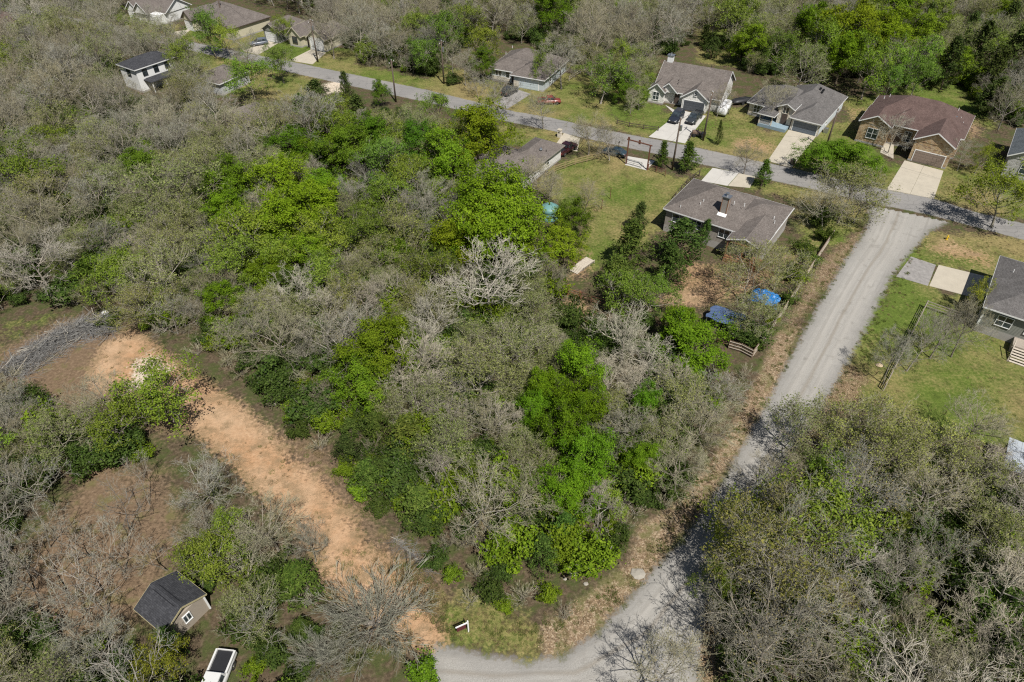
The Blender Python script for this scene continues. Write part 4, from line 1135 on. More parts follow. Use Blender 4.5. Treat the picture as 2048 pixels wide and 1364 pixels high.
for i in range(2):
    add_proto('vividbush', fan(560 + i, 2.6, 1.8, 12, (6, 3), 3, 0.03, 0.012), 1.8, 2.6, BARK_DARK, TWIG_GREY, 1, (LEAF_VIVID, 2, 13, 0.21, 0.085, dict(flat=0.8, outward=0.7)))

KIND = {'bare': ('bare_tree', 'tree', 'leafless grey oak'), 'pale': ('bare_tree', 'tree', 'pale-limbed leafless oak'), 'slender': ('slender_tree', 'tree', 'slender leafless sapling'),
        'olive': ('budding_tree', 'tree', 'olive-tinged oak just budding'), 'green': ('leafy_tree', 'tree', 'vivid green leafy oak'), 'dome': ('leafy_tree', 'tree', 'broad domed green oak'), 'airy': ('leafy_tree', 'tree', 'loose yellow-green elm'),
        'cedar': ('cedar_tree', 'tree', 'dark evergreen cedar'), 'conifer': ('pine_tree', 'tree', 'young pointed evergreen'), 'fan': ('bare_thicket', 'shrub', 'wide fan of leafless grey stems'),
        'brush': ('bare_shrub', 'shrub', 'leafless tan shrub'), 'bush': ('leafy_shrub', 'shrub', 'low dark green bush'), 'vividbush': ('leafy_shrub', 'shrub', 'low bright green bush')}
TREES = []          # (x, y, r) of everything planted
RT = random.Random(77)
def plant(kind, x, y, r, h=None, label=None, group=None, tint=None, var=None, parts=True):
    pr = PROTO[kind]; tm, cm, R0, H0 = pr[RT.randrange(len(pr)) if var is None else var % len(pr)]
    nm, cat, ph = KIND[kind]
    o = empty(nm, (x, y, 0), RT.uniform(0, 6.28), label or ph, cat, group)
    sx = r / R0; sz = (h / H0) if h else sx * RT.uniform(0.92, 1.12)
    o.scale = (sx, sx * RT.uniform(0.82, 1.18), sz)
    o.rotation_euler.x = RT.gauss(0, 0.05); o.rotation_euler.y = RT.gauss(0, 0.05)
    v = tint or (1, 1, 1)
    k = RT.uniform(0.86, 1.12); w = RT.uniform(-0.06, 0.06)
    for n, m in (('trunk', tm), ('crown', cm)):
        c = bpy.data.objects.new(n, m); COL.objects.link(c); c.parent = o
        c.color = (min(1.6, v[0] * k * (1 + w)), min(1.6, v[1] * k), min(1.6, v[2] * k * (1 - w)), 1)
    TREES.append((x, y, r))
    return o

HERO = []           # crowns that nothing scattered may hide: pixel, radius, distance
def pt(kind, cx, cy, rpx, hf=2.2, label=None, group=None, tint=None, var=None):
    """plant by the centre of the crown seen in the photograph; its size comes from the trees around it"""
    p = G(cx, cy, 4.5)
    for _ in range(3):
        r = rpx / pxm(p); h = r * hf
        if kind not in ('fan', 'brush', 'bush', 'vividbush'): h = min(max(h, 5.0), 13.5)
        p = G(cx, cy, h * (0.58 if kind not in ('cedar', 'conifer', 'fan', 'brush', 'bush', 'vividbush') else 0.42))
    if kind in ('green', 'dome', 'fan', 'conifer') or (label and not group and kind != 'bush'): HERO.append((cx, cy, rpx * 0.85, p.y))
    return plant(kind, p.x, p.y, r, h, label, group, tint, var)
# ------------------------------------------------------------------ vehicles
RUBBER = M('tyre_rubber', (0.02, 0.02, 0.02), 0.9, 0.2, 6)
RIM = M('wheel_rim', (0.38, 0.38, 0.39), 0.35, 0.1, 4, metal=0.9)
LAMP = M('lamp_glass', (0.62, 0.62, 0.60), 0.15, 0.05)
TAIL = M('tail_lamp_glass', (0.33, 0.02, 0.015), 0.2, 0.1)
CARGLASS = m_glass('car_glass', (0.035, 0.045, 0.052))
def paint(name, c): return M(name, c, 0.28, 0.05, 2, coat=0.6)

def sec(x, zb, zt, hw, top=0.86, n=4):
    """rounded car cross-section at station x"""
    r = []
    for s in (1, -1):
        q = [(hw * 0.93, zb), (hw, zb + (zt - zb) * 0.3), (hw * 0.99, zb + (zt - zb) * 0.62), (hw * top, zt - 0.03), (hw * top * 0.82, zt)]
        q = q if s == 1 else q[::-1]
        r += [(x, s * y, z) for y, z in q]
    return r

def vehicle(style, px, ang, col, name, label, cat, scale=1.0, z0=0.0):
    p = G(*px)
    t = empty(name, (p.x, p.y, z0), math.radians(ang), label, cat)
    t.scale = (scale,) * 3
    if style == 'suv':
        L, W, st = 4.75, 0.95, [(-2.36, .5, .95, .84), (-2.3, .36, 1.06, .9), (-1.6, .3, 1.1, .95), (-0.2, .28, 1.08, .96), (1.0, .28, 1.06, .96), (1.5, .3, 1.02, .94), (2.1, .34, .92, .89), (2.34, .42, .76, .8)]
        cab = [(-2.28, 1.06, .84), (-2.02, 1.7, .70), (0.1, 1.74, .70), (1.12, 1.06, .83)]; wx = (-1.42, 1.45)
    elif style == 'sedan':
        L, W, st = 4.7, 0.9, [(-2.34, .48, .86, .78), (-2.2, .34, .98, .86), (-1.5, .28, 1.0, .9), (-0.2, .26, .96, .91), (0.9, .26, .94, .91), (1.6, .28, .9, .89), (2.15, .34, .78, .84), (2.33, .42, .64, .74)]
        cab = [(-1.75, .98, .80), (-1.05, 1.42, .64), (0.1, 1.44, .64), (1.05, .94, .80)]; wx = (-1.4, 1.4)
    else:
        L, W, st = 5.7, 1.0, [(-2.85, .58, 1.08, .94), (-2.8, .45, 1.1, .97), (-1.2, .4, 1.1, .98), (-0.6, .36, 1.12, .99), (0.9, .34, 1.12, .99), (1.5, .36, 1.12, .97), (2.5, .42, 1.04, .95), (2.82, .5, .88, .88)]
        cab = [(-0.72, 1.1, .88), (-0.5, 1.82, .72), (0.75, 1.86, .72), (1.6, 1.12, .86)]; wx = (-1.75, 1.85)
    b = MB(); b.loft([sec(*s) for s in st]); bo = b.build('body', col, t, True)
    if style == 'pickup':                       # open bed: floor well between raised rails
        MB().box(-2.74, -0.82, -0.76, 0.76, 1.085, 1.125).build('bed_floor', BLACK, t)
        MB().box(-2.8, -0.76, 0.78, 0.96, 1.08, 1.3).box(-2.8, -0.76, -0.96, -0.78, 1.08, 1.3).box(-2.84, -2.75, -0.78, 0.78, 1.08, 1.28).build('bed_rail', col, t)
    (xa, za, wa), (xb, zb_, wb), (xc, zc_, wc), (xd, zd_, wd) = cab
    c = MB(); c.loft([[(x, -w, z), (x, w, z)] for x, z, w in cab], cap=False, closed=False)
    for s in (1, -1): c.add([(xa, s * wa, za), (xb, s * wb, zb_), (xc, s * wc, zc_), (xd, s * wd, zd_)], [(0, 1, 2, 3)])
    rf = c.build('cabin', col, t)
    def lp(A, B, f): return tuple(A[i] + (B[i] - A[i]) * f for i in range(3))
    def pane(q, name, f0=0.1, f1=0.9, g0=0.12, g1=0.9, out=(0, 0, 0)):
        A, B, C_, D = q
        pts = [lp(lp(A, D, f0), lp(B, C_, f0), g0), lp(lp(A, D, f1), lp(B, C_, f1), g0), lp(lp(A, D, f1), lp(B, C_, f1), g1), lp(lp(A, D, f0), lp(B, C_, f0), g1)]
        n = (Vector(pts[1]) - Vector(pts[0])).cross(Vector(pts[3]) - Vector(pts[0])).normalized()
        cn = sum((Vector(v) for v in pts), Vector()) / 4 - Vector(((xa + xd) / 2, 0, 1.2))
        if n.dot(cn) < 0: n = -n
        m = MB(); m.loft([[Vector(v) + n * k for v in pts] for k in (-0.01, 0.015)]); m.build(name, CARGLASS, t)
    pane([(xd, -wd, zd_), (xc, -wc, zc_), (xc, wc, zc_), (xd, wd, zd_)], 'windscreen', 0.06, 0.94, 0.08, 0.93)
    pane([(xa, -wa, za), (xb, -wb, zb_), (xb, wb, zb_), (xa, wa, za)], 'rear_window', 0.1, 0.9, 0.25, 0.9)
    for s in (1, -1):
        q = [(xa, s * wa, za), (xb, s * wb, zb_), (xc, s * wc, zc_), (xd, s * wd, zd_)]
        pane(q, 'side_window', 0.05 if style != 'pickup' else 0.1, 0.46, 0.12, 0.85); pane(q, 'side_window', 0.5, 0.9, 0.12, 0.85)
        MB().box(xd - 0.55, xd - 0.38, s * 1.0 - 0.09, s * 1.0 + 0.09, 1.08, 1.22).build('wing_mirror', BLACK, t)
        for x in wx:
            r = 0.36 if style != 'pickup' else 0.41
            w = MB(); w.tube((x, s * (W - 0.22), r), (x, s * (W + 0.01), r), r, r, 18); wo = w.build('wheel', RUBBER, t)
            MB().tube((x, s * (W - 0.05), r), (x, s * (W + 0.02), r), r * 0.62, r * 0.55, 14).build('rim', RIM, wo)
        zf = st[-1][2]; 
        MB().box(st[-1][0] - 0.12, st[-1][0] + 0.02, s * st[-1][3] * 0.72 - 0.14, s * st[-1][3] * 0.72 + 0.14, zf - 0.16, zf - 0.02).build('headlight', LAMP, t)
        MB().box(st[0][0] - 0.02, st[0][0] + 0.08, s * st[0][3] * 0.86 - 0.1, s * st[0][3] * 0.86 + 0.1, st[0][2] - 0.28, st[0][2] - 0.03).build('tail_light', TAIL, t)
    MB().box(st[-1][0] - 0.04, st[-1][0] + 0.05, -W * 0.8, W * 0.8, 0.38, 0.56).build('bumper', BLACK, t)
    MB().box(st[0][0] - 0.06, st[0][0] + 0.04, -W * 0.84, W * 0.84, 0.38, 0.56).build('bumper', BLACK, t)
    return t

vehicle('suv', (1352, 240), 240, paint('navy_paint', (0.022, 0.026, 0.036)), 'parked_suv', 'dark navy sport utility vehicle on the pale driveway', 'car', 1.08)
vehicle('pickup', (1388, 241), 238, paint('charcoal_paint', (0.035, 0.04, 0.043)), 'pickup_truck', 'charcoal pickup truck in front of the dark garage door', 'pickup')
vehicle('pickup', (1098, 207), 4, paint('rust_red_paint', (0.21, 0.042, 0.03)), 'pickup_truck', 'faded red pickup truck parked on the grass', 'pickup', 0.9)
vehicle('suv', (1020, 187), 55, paint('black_paintwork', (0.02, 0.02, 0.024)), 'parked_suv', 'black sport utility vehicle beside the stone driveway', 'car', 1.0)
vehicle('pickup', (1132, 304), 52, paint('maroon_paint', (0.055, 0.014, 0.016)), 'pickup_truck', 'maroon pickup truck beside the white walled house', 'pickup', 1.0)
vehicle('sedan', (1229, 309), 150, paint('teal_paint', (0.03, 0.05, 0.062)), 'parked_car', 'dark blue car behind the bare roadside tree', 'car')
vehicle('suv', (519, 90), 205, paint('steel_paint', (0.115, 0.13, 0.16)), 'parked_car', 'grey hatchback on the far cream driveway', 'car', 0.95)
vehicle('pickup', (434, 1372), 264, paint('white_paint', (0.62, 0.62, 0.60)), 'pickup_truck', 'white pickup truck with dark bed under the trees', 'pickup', 0.92)

# camper trailer: rounded white shell
p = G(1447, 226)
cp = empty('camper_trailer', (p.x, p.y, 0), math.radians(62), 'rounded white camper trailer beside the white stone house', 'camper')
CW = M('camper_white', (0.66, 0.66, 0.65), 0.35, 0.05)
def csec(x, zt, hw): return [(x, hw, .5), (x, hw, zt * 0.72), (x, hw * .86, zt * .93), (x, hw * .4, zt), (x, -hw * .4, zt), (x, -hw * .86, zt * .93), (x, -hw, zt * 0.72), (x, -hw, .5)]
b = MB(); b.loft([csec(-2.5, 1.3, .85), csec(-2.35, 1.9, 1.0), csec(-1.8, 2.35, 1.08), (csec(0, 2.5, 1.1)), csec(1.6, 2.4, 1.08), csec(2.2, 1.95, 1.0), csec(2.45, 1.25, .85)]); b.build('shell', CW, cp, True)
for s in (1, -1):
    for x in (-1.3, 0.9): MB().box(x - 0.45, x + 0.45, s * 1.1 - 0.02, s * 1.1 + 0.02, 1.25, 1.72).build('window', CARGLASS, cp)
    w = MB(); w.tube((0, s * .85, .36), (0, s * 1.09, .36), .36, .36, 16); wo = w.build('wheel', RUBBER, cp); MB().tube((0, s * 1.0, .36), (0, s * 1.10, .36), .22, .2, 12).build('rim', RIM, wo)
MB().box(-0.5, 0.5, -0.3, 0.3, 2.48, 2.7).build('roof_unit', CW, cp); MB().bar((2.3, 0.5, .5), (3.5, 0, .5), .1).bar((2.3, -0.5, .5), (3.5, 0, .5), .1).tube((3.4, 0, 0), (3.4, 0, .55), .05).build('tow_bar', BLACK, cp)

# covered black trailer behind the camper
p = G(1483, 206)
bt = empty('covered_trailer', (p.x, p.y, 0), math.radians(20), 'low black covered trailer behind the white camper', 'trailer')
b = MB(); b.loft([[(x, y, z) for y, z in ((-w, .45), (-w, .8 * k), (-w * .5, 1.15 * k), (w * .5, 1.15 * k), (w, .8 * k), (w, .45))] for x, w, k in ((-2.6, .8, .8), (-1.5, 1.05, 1.0), (1, 1.05, 1.02), (2.6, .5, .75))]); b.build('cover', BLACK, bt, True)
for s in (1, -1): MB().tube((-.4, s * .95, .33), (-.4, s * 1.15, .33), .33, .33, 14).build('wheel', RUBBER, bt)

# small utility cart with four wheels, seat and roll frame
p = G(1397, 273)
uc = empty('utility_cart', (p.x, p.y, 0), math.radians(-20), 'small black utility cart parked by the driveway', 'cart')
MB().box(-1.3, 1.3, -.6, .6, .45, .7).box(.5, 1.3, -.55, .55, .7, .95).build('chassis', BLACK, uc); MB().box(-1.25, -.3, -.62, .62, .7, 1.05).build('cargo_box', M('brown_box', (.16, .11, .08)), uc)
MB().box(-.25, .3, -.5, .5, .7, .95).box(-.3, -.18, -.5, .5, .95, 1.35).build('seat', DARKW, uc)
for s in (1, -1):
    MB().bar((-.3, s * .55, .9), (-.3, s * .55, 1.8), .05).bar((.6, s * .55, .9), (.3, s * .55, 1.8), .05).bar((-.3, s * .55, 1.8), (.3, s * .55, 1.8), .05).build('roll_frame', BLACK, uc)
    for x in (-.85, .85): MB().tube((x, s * .5, .3), (x, s * .78, .3), .3, .3, 14).build('wheel', RUBBER, uc)

# ------------------------------------------------------------------ utility poles and cables
POLE = M('pole_wood', (0.105, 0.078, 0.058), 0.9, 0.25, 2)
def pole(base, h, label, transf=False, arm=True):
    p = G(*base)
    t = empty('utility_pole', (p.x, p.y, 0), math.radians(-27), label, 'pole', None)
    MB().tube((0, 0, -0.3), (0, 0, h), 0.19, 0.13, 10).build('shaft', POLE, t, True)
    if arm:
        MB().bar((0, -0.9, h - 0.5), (0, 0.9, h - 0.5), 0.1, 0.12).build('crossarm', POLE, t)
        for y in (-0.8, 0, 0.8): MB().tube((0, y, h - 0.44 if y else h), (0, y, h - 0.2 if y else h + 0.22), 0.06, 0.04, 8).build('insulator', WHITE, t)
    if transf: MB().tube((0.32, 0, h - 2.3), (0.32, 0, h - 1.35), 0.22, 0.22, 12).build('transformer', METAL, t)
    return Vector((p.x, p.y, h))
PO = [pole((305, 34), 10.5, 'utility pole by the white gabled house up the road'), pole((452, 60), 10.5, 'utility pole before the long many-gabled house', True), pole((636, 124), 9.8, 'utility pole beside the cream gabled cottage', True),
      pole((792, 204), 9.0, 'bare utility pole rising from roadside thicket'), pole((888, 168), 9.6, 'utility pole with transformer on the wooded verge', True), pole((1344, 340), 10.0, 'utility pole with transformer between two young pines', True),
      pole((1406, 281), 9.8, 'dark utility pole beside the utility cart'), pole((1651, 297), 8.0, 'short utility pole between grey and red-brown roofs')]
CABLE = M('cable', (0.05, 0.05, 0.05), 0.5, 0.1)
def cable(a, b, label, sag=0.5, r=0.022):
    a, b = Vector(a), Vector(b); m = MB(); n = 10; pr = None
    for i in range(n + 1):
        f = i / n; q = a.lerp(b, f) - Vector((0, 0, sag * 4 * f * (1 - f)))
        if pr is not None: m.tube(pr, q, r, r, 5, cap=False)
        pr = q
    tag(m.build('overhead_cable', CABLE), label, 'cable')
up = Vector((0, 0, 0.1))
cable(PO[0], PO[1], 'thin black cable between the two poles farthest up the road'); cable(PO[1], PO[2], 'thin black cable from the many-gabled house to the cream cottage')
cable(PO[2], PO[4], 'thin black cable along the wooded verge'); cable(PO[4], PO[6], 'thin black cable past the pale blue house', 0.9); cable(PO[6], PO[7], 'thin black cable between utility cart and short pole')
cable(PO[6] - up * 5, PO[5] - up * 3, 'thin black cable crossing the asphalt road'); cable(PO[7], G(2040, 352, 5.0), 'thin pale cable running to the slate-roofed house', 0.9)

# ------------------------------------------------------------------ fences and gates
RUSTY = M('rust_steel', (0.15, 0.062, 0.04), 0.7, 0.25, 3)
def rail_fence(name, px, label, post_h=1.25, rails=(0.45, 0.8, 1.15), gap=2.4, mat=WOOD_GREY, pr=0.07, rr=(0.05, 0.12), cap=False):
    pts = [G(*p) for p in px]
    root = empty(name, pts[0], 0, label, 'fence'); o = pts[0]
    stops = []
    for a, b in zip(pts[:-1], pts[1:]):
        n = max(1, round((b - a).length / gap))
        stops += [a.lerp(b, i / n) for i in range(n)]
    stops.append(pts[-1])
    for s in stops: MB().box(s.x - o.x - pr, s.x - o.x + pr, s.y - o.y - pr, s.y - o.y + pr, -0.2, post_h).build('post', mat, root)
    for a, b in zip(stops[:-1], stops[1:]):
        for z in rails: MB().bar(a - o + Vector((0, 0, z)), b - o + Vector((0, 0, z + random.uniform(-.02, .02))), *rr).build('rail', mat, root)
    return root
rail_fence('rail_fence', [(1943, 650), (1849, 616), (1812, 690), (1766, 781)], 'grey timber rail fence around the sage house lawn', 1.3, (0.4, 0.8, 1.2), 2.6)
rail_fence('split_rail_fence', [(1234, 248), (1258, 254), (1316, 262)], 'brown split rail fence before the white stone house', 1.0, (0.4, 0.8), 2.4, DARKW)
rail_fence('rail_fence', [(1384, 269), (1378, 282)], 'short brown rail fence beside the pale driveway', 1.0, (0.4, 0.8), 2.0, DARKW)
rail_fence('pipe_fence', [(1162, 598), (1182, 606), (1218, 618), (1262, 628), (1286, 637), (1325, 655), (1372, 668), (1456, 694)], 'rusty pipe fence through the trees past the timber gate', 1.3, (0.4, 0.75, 1.25), 3.0, RUSTY, 0.05, (0.05, 0.05))
rail_fence('rail_fence', [(1197, 318), (1150, 330), (1109, 345), (1090, 356)], 'yellowed rail fence along the white walled house', 1.4, (0.4, 0.8, 1.25), 2.4, M('yellow_timber', (0.28, 0.215, 0.11), 0.85, 0.25, 3))
rail_fence('garden_fence', [(1398, 352), (1372, 372), (1350, 398), (1338, 420)], 'dark garden fence on the tan house lawn edge', 1.3, (0.5, 1.2), 2.2, DARKW)
rail_fence('rail_fence', [(1178, 138), (1160, 148), (1138, 162)], 'weathered fence behind the pale blue house', 1.2, (0.5, 1.0), 2.2, WOOD_GREY)

FENCE_W = M('fence_wood', (0.17, 0.115, 0.075), 0.85, 0.3, 3)
def picket_fence(px, label, h=1.45, mat=FENCE_W):
    pts = [G(*p) for p in px]; o = pts[0]
    root = empty('picket_fence', o, 0, label, 'fence')
    for a, b in zip(pts[:-1], pts[1:]):
        n = max(1, round((b - a).length / 2.4))
        for i in range(n):
            A, B = a.lerp(b, i / n) - o, a.lerp(b, (i + 1) / n) - o
            MB().box(A.x - .05, A.x + .05, A.y - .05, A.y + .05, -.2, h + .05).build('post', mat, root)
            nr = Vector((B.y - A.y, A.x - B.x, 0)).normalized() * 0.07
            for z in (0.35, h * .55, h - 0.15): MB().bar(A + nr + Vector((0, 0, z)), B + nr + Vector((0, 0, z)), .04, .09).build('rail', WOOD_PALE, root)
            pk = MB(); k = int((B - A).length / 0.15)
            for j in range(k):
                c = A.lerp(B, (j + .5) / k) - nr * .1; zt = h + random.uniform(-.03, .03); d = (B - A).normalized() * .062
                pk.bar(c + Vector((0, 0, .05)), c + Vector((0, 0, zt)), .13, .02)
            tag(pk.build('picket_panel', mat, root), kind='stuff')
    return root
picket_fence([(1456, 697), (1480, 704), (1503, 716), (1532, 676), (1562, 632), (1600, 572), (1632, 522), (1664, 474)], 'cedar picket fence between the back yard and the gravel road')

# steel ranch gateway with a hanging emblem plate and low swing gate
L_, R_ = G(1252, 328), G(1294, 340)
gd = (R_ - L_); gl = gd.length
rg = empty('ranch_gateway', L_, math.atan2(gd.y, gd.x), 'tall rust-red ranch gateway at the grassy lot entrance', 'gate')
MB().box(-.1, .1, -.1, .1, -.3, 4.9).build('gate_post', RUSTY, rg); MB().box(gl - .1, gl + .1, -.1, .1, -.3, 4.9).build('gate_post', RUSTY, rg)
MB().bar((-.35, 0, 4.85), (gl + .35, 0, 4.85), .14, .2).build('crossbeam', RUSTY, rg); MB().box(gl / 2 - .2, gl / 2 + .2, -.03, .03, 4.5, 5.3).build('emblem_plate', RUSTY, rg); MB().box(-.2, .2, -.03, .03, 4.96, 5.35).build('emblem_plate', RUSTY, rg)
sg = MB()
for z in (0.25, 0.55, 0.85, 1.15): sg.bar((.15, 0, z), (gl * .72, 0.0, z), .045)
for f in (.15, gl * .36, gl * .72): sg.bar((f, 0, .2), (f, 0, 1.2), .05)
sg.bar((gl * .72, 0, 1.15), (gl - .12, -.9, .7), .05); sg.build('swing_gate', METAL, rg)
rail_fence('pipe_fence', [(1296, 340), (1312, 345), (1330, 352)], 'short rusty pipe fence beside the ranch gateway', 1.2, (0.4, 0.8, 1.15), 1.6, RUSTY, 0.05, (0.05, 0.05))

# small timber gate in the clearing
L_, R_ = G(1135, 590), G(1159, 599); gd = R_ - L_; gl = gd.length
tg = empty('timber_gate', L_, math.atan2(gd.y, gd.x), 'small red-brown timber gate across the woodland path', 'gate')
MB().box(-.08, .08, -.08, .08, -.2, 1.9).build('gate_post', WOOD, tg); MB().box(gl - .12, gl + .12, -.1, .1, -.2, 1.5).build('gate_post', WOOD, tg)
for z in (.25, .75, 1.2): MB().bar((.09, 0, z), (gl - .13, 0, z), .05, .1).build('rail', WOOD, tg)
MB().bar((gl / 2, .06, .2), (gl / 2, .06, 1.25), .08).build('stile', WOOD, tg)

# plank footbridge
p = G(1163, 534)
fbz = empty('footbridge', (p.x, p.y, 0), math.radians(48), 'weathered plank footbridge with slatted ramp in the clearing', 'bridge')
for i in range(18):
    MB().box(-2.0 + i * 0.23, -1.79 + i * 0.23, -.75, .75, .38 if i > 5 else .1 + i * .047, .43 if i > 5 else .15 + i * .047).build('plank', WOOD_PALE, fbz)
for s in (1, -1): MB().box(-2.0, 2.2, s * .6 - .05, s * .6 + .05, -.05, .09).build('beam', WOOD_GREY, fbz)
MB().bar((-.6, -.8, .5), (2.2, -.8, .5), .08, .14).build('kerb_rail', WOOD_PALE, fbz)
for x in (-.5, .8, 2.1): MB().bar((x, -.8, 0), (x, -.8, .52), .08).build('post', WOOD_PALE, fbz)

# ------------------------------------------------------------------ things in the yards
TEAL = M('teal_tank', (0.13, 0.27, 0.26), 0.45, 0.08, 1)
p = G(1099, 436)
tk = empty('water_tank', (p.x, p.y, 0), 0, 'round teal water tank with domed lid beside the green oaks', 'tank')
prof = [(1.5, 0), (1.55, .1), (1.55, .7), (1.5, .75), (1.55, .8), (1.55, 1.4), (1.5, 1.45), (1.55, 1.5), (1.55, 2.0), (1.3, 2.25), (.8, 2.5), (.35, 2.62)]
MB().loft([[(r * math.cos(i * .2618), r * math.sin(i * .2618), z) for i in range(24)] for r, z in prof]).build('shell', TEAL, tk, True)
MB().tube((0, 0, 2.6), (0, 0, 2.78), .38, .36, 16).build('lid', TEAL, tk)

def tarp(name, px, w, d, z, ang, mat, label, amp, poles=True, seed=3, cat='tarp'):
    p = G(*px, z); rnd = np.random.default_rng(seed)
    root = empty(name, (p.x, p.y, 0), math.radians(ang), label, cat)
    n = 16; V = []; F = []
    ph = rnd.uniform(0, 6.28, 8)
    for k in (0, 1):
        for i in range(n + 1):
            for j in range(n + 1):
                u, v = i / n - .5, j / n - .5
                zz = z + amp * (math.sin(u * 9 + ph[0]) * math.cos(v * 7 + ph[1]) + .6 * math.sin(u * 17 + v * 13 + ph[2]) + .4 * math.sin(v * 27 + ph[3] - u * 9)) - amp * 3 * (abs(u) ** 3 + abs(v) ** 3) * 4
                V.append((u * w * (1 + .06 * math.sin(v * 11 + ph[4])), v * d * (1 + .06 * math.sin(u * 9 + ph[5])), max(zz, .05) - k * .03))
    q = (n + 1) ** 2
    for i in range(n):
        for j in range(n):
            a = i * (n + 1) + j; F += [(a, a + n + 1, a + n + 2, a + 1), (q + a, q + a + 1, q + a + n + 2, q + a + n + 1)]
    MB().add(V, F).build('sheet', mat, root)
    if poles:
        for x in (-w / 2 + .15, w / 2 - .15):
            for y in (-d / 2 + .15, d / 2 - .15): MB().tube((x, y, -.1), (x, y, z - .05), .04).build('pole', METAL, root)
    return root
TARP1 = M('blue_tarp', (0.018, 0.16, 0.42), 0.45, 0.25, 2)
TARP2 = M('slate_blue_tarp', (0.075, 0.115, 0.215), 0.5, 0.2, 1.4)
tarp('tarp_cover', (1532, 590), 3.8, 3.2, 1.2, -30, TARP1, 'bright blue crumpled tarp over a yard frame', 0.22, True, 5)
tarp('tarp_canopy', (1453, 631), 4.6, 3.2, 1.9, -32, TARP2, 'slate blue rectangular canopy behind the picket fence', 0.06, True, 8, 'canopy')

# white metal roofed carport at the lawn edge
p = G(2040, 955)
cpt = empty('carport', (p.x, p.y, 0), math.radians(-35), 'white metal carport roof among bare oaks', 'carport')
WM = M('white_metal_roof', (0.40, 0.43, 0.46), 0.35, 0.08, 1)
rf_ = MB()
for i in range(14): rf_.box(-2.4 + i * .42, -2.4 + i * .42 + .405, -2.5, 2.5, 2.6 + (i % 2) * .02, 2.65 + (i % 2) * .02)
rf_.build('roof', WM, cpt)
for x in (-2.2, 3.2):
    for y in (-2.3, 2.3): MB().box(x - .06, x + .06, y - .06, y + .06, -.1, 2.6).build('post', METAL, cpt)

# for-sale sign: white post and arm with a hanging maroon panel
p = G(937, 1263)
sg = empty('yard_sign', (p.x, p.y, 0), math.radians(205), 'white post sign with hanging maroon panel at the roadside', 'sign')
MB().box(-.06, .06, -.06, .06, -.2, 1.95).build('post', WHITE, sg); MB().box(.061, 1.15, -.045, .045, 1.62, 1.74).build('arm', WHITE, sg)
MB().box(.2, 1.05, -.015, .015, .85, 1.5).build('panel', M('maroon_panel', (.095, .018, .028), .5, .1), sg)
for x in (.3, .95): MB().tube((x, 0, 1.5), (x, 0, 1.63), .012, .012, 6).build('chain', METAL, sg)

# yellow hydrant
p = G(1893, 479)
hy = empty('fire_hydrant', (p.x, p.y, 0), .6, 'yellow fire hydrant at the road corner', 'hydrant'); YE = M('hydrant_yellow', (.62, .42, .03), .45, .1)
MB().tube((0, 0, -.05), (0, 0, .08), .2, .2, 12).tube((0, 0, .08), (0, 0, .62), .14, .13, 12).tube((0, 0, .62), (0, 0, .8), .16, .06, 12).tube((0, 0, .8), (0, 0, .88), .04, .04, 6).build('barrel', YE, hy)
for v in ((.24, 0), (-.24, 0), (0, -.26)): MB().tube((0, 0, .48), (v[0], v[1], .48), .075, .075, 8).build('nozzle', YE, hy)

# wheeled bins
def bin_(px, col, label, ang=20):
    p = G(*px); t = empty('wheeled_bin', (p.x, p.y, 0), math.radians(ang), label, 'bin')
    MB().loft([[(-.26, -.3, .06), (.26, -.3, .06), (.26, .3, .06), (-.26, .3, .06)], [(-.33, -.38, 1.0), (.33, -.38, 1.0), (.33, .38, 1.0), (-.33, .38, 1.0)]]).build('body', col, t)
    MB().box(-.35, .35, -.42, .42, 1.0, 1.07).build('lid', col, t)
    for x in (-.28, .28): MB().tube((x - .04, .34, .12), (x + .04, .34, .12), .12, .12, 10).build('wheel', RUBBER, t)
bin_((1584, 329), M('brown_bin', (.12, .09, .075), .6, .1), 'brown wheeled bin at the end of the cream driveway')
bin_((476, 66), M('black_bin', (.02, .022, .03), .6, .1), 'black wheeled bin on the dry lawn of the many-gabled house')

# mailboxes
def mailbox(px, label, stone=False):
    p = G(*px); t = empty('mailbox', (p.x, p.y, 0), math.radians(-27), label, 'mailbox')
    if stone:
        MB().box(-.35, .35, -.35, .35, -.1, 1.5).build('pillar', PALE_STONE, t); MB().box(-.42, .42, -.42, .42, 1.5, 1.6).build('cap', CONC, t); MB().box(-.12, .12, -.4, -.3, 1.0, 1.25).build('door', BLACK, t)
    else:
        MB().box(-.05, .05, -.05, .05, -.1, 1.05).build('post', DARKW, t); MB().loft([[(-.13, y, 1.05), (.13, y, 1.05), (.13, y, 1.22), (.07, y, 1.31), (-.07, y, 1.31), (-.13, y, 1.22)] for y in (-.27, .27)]).build('box', BLACK, t)
mailbox((1237, 296), 'black mailbox beside the ranch gateway'); mailbox((1119, 274), 'cream stone mailbox pillar at the driveway mouth', True); mailbox((497, 125), 'black mailbox on the far road edge')

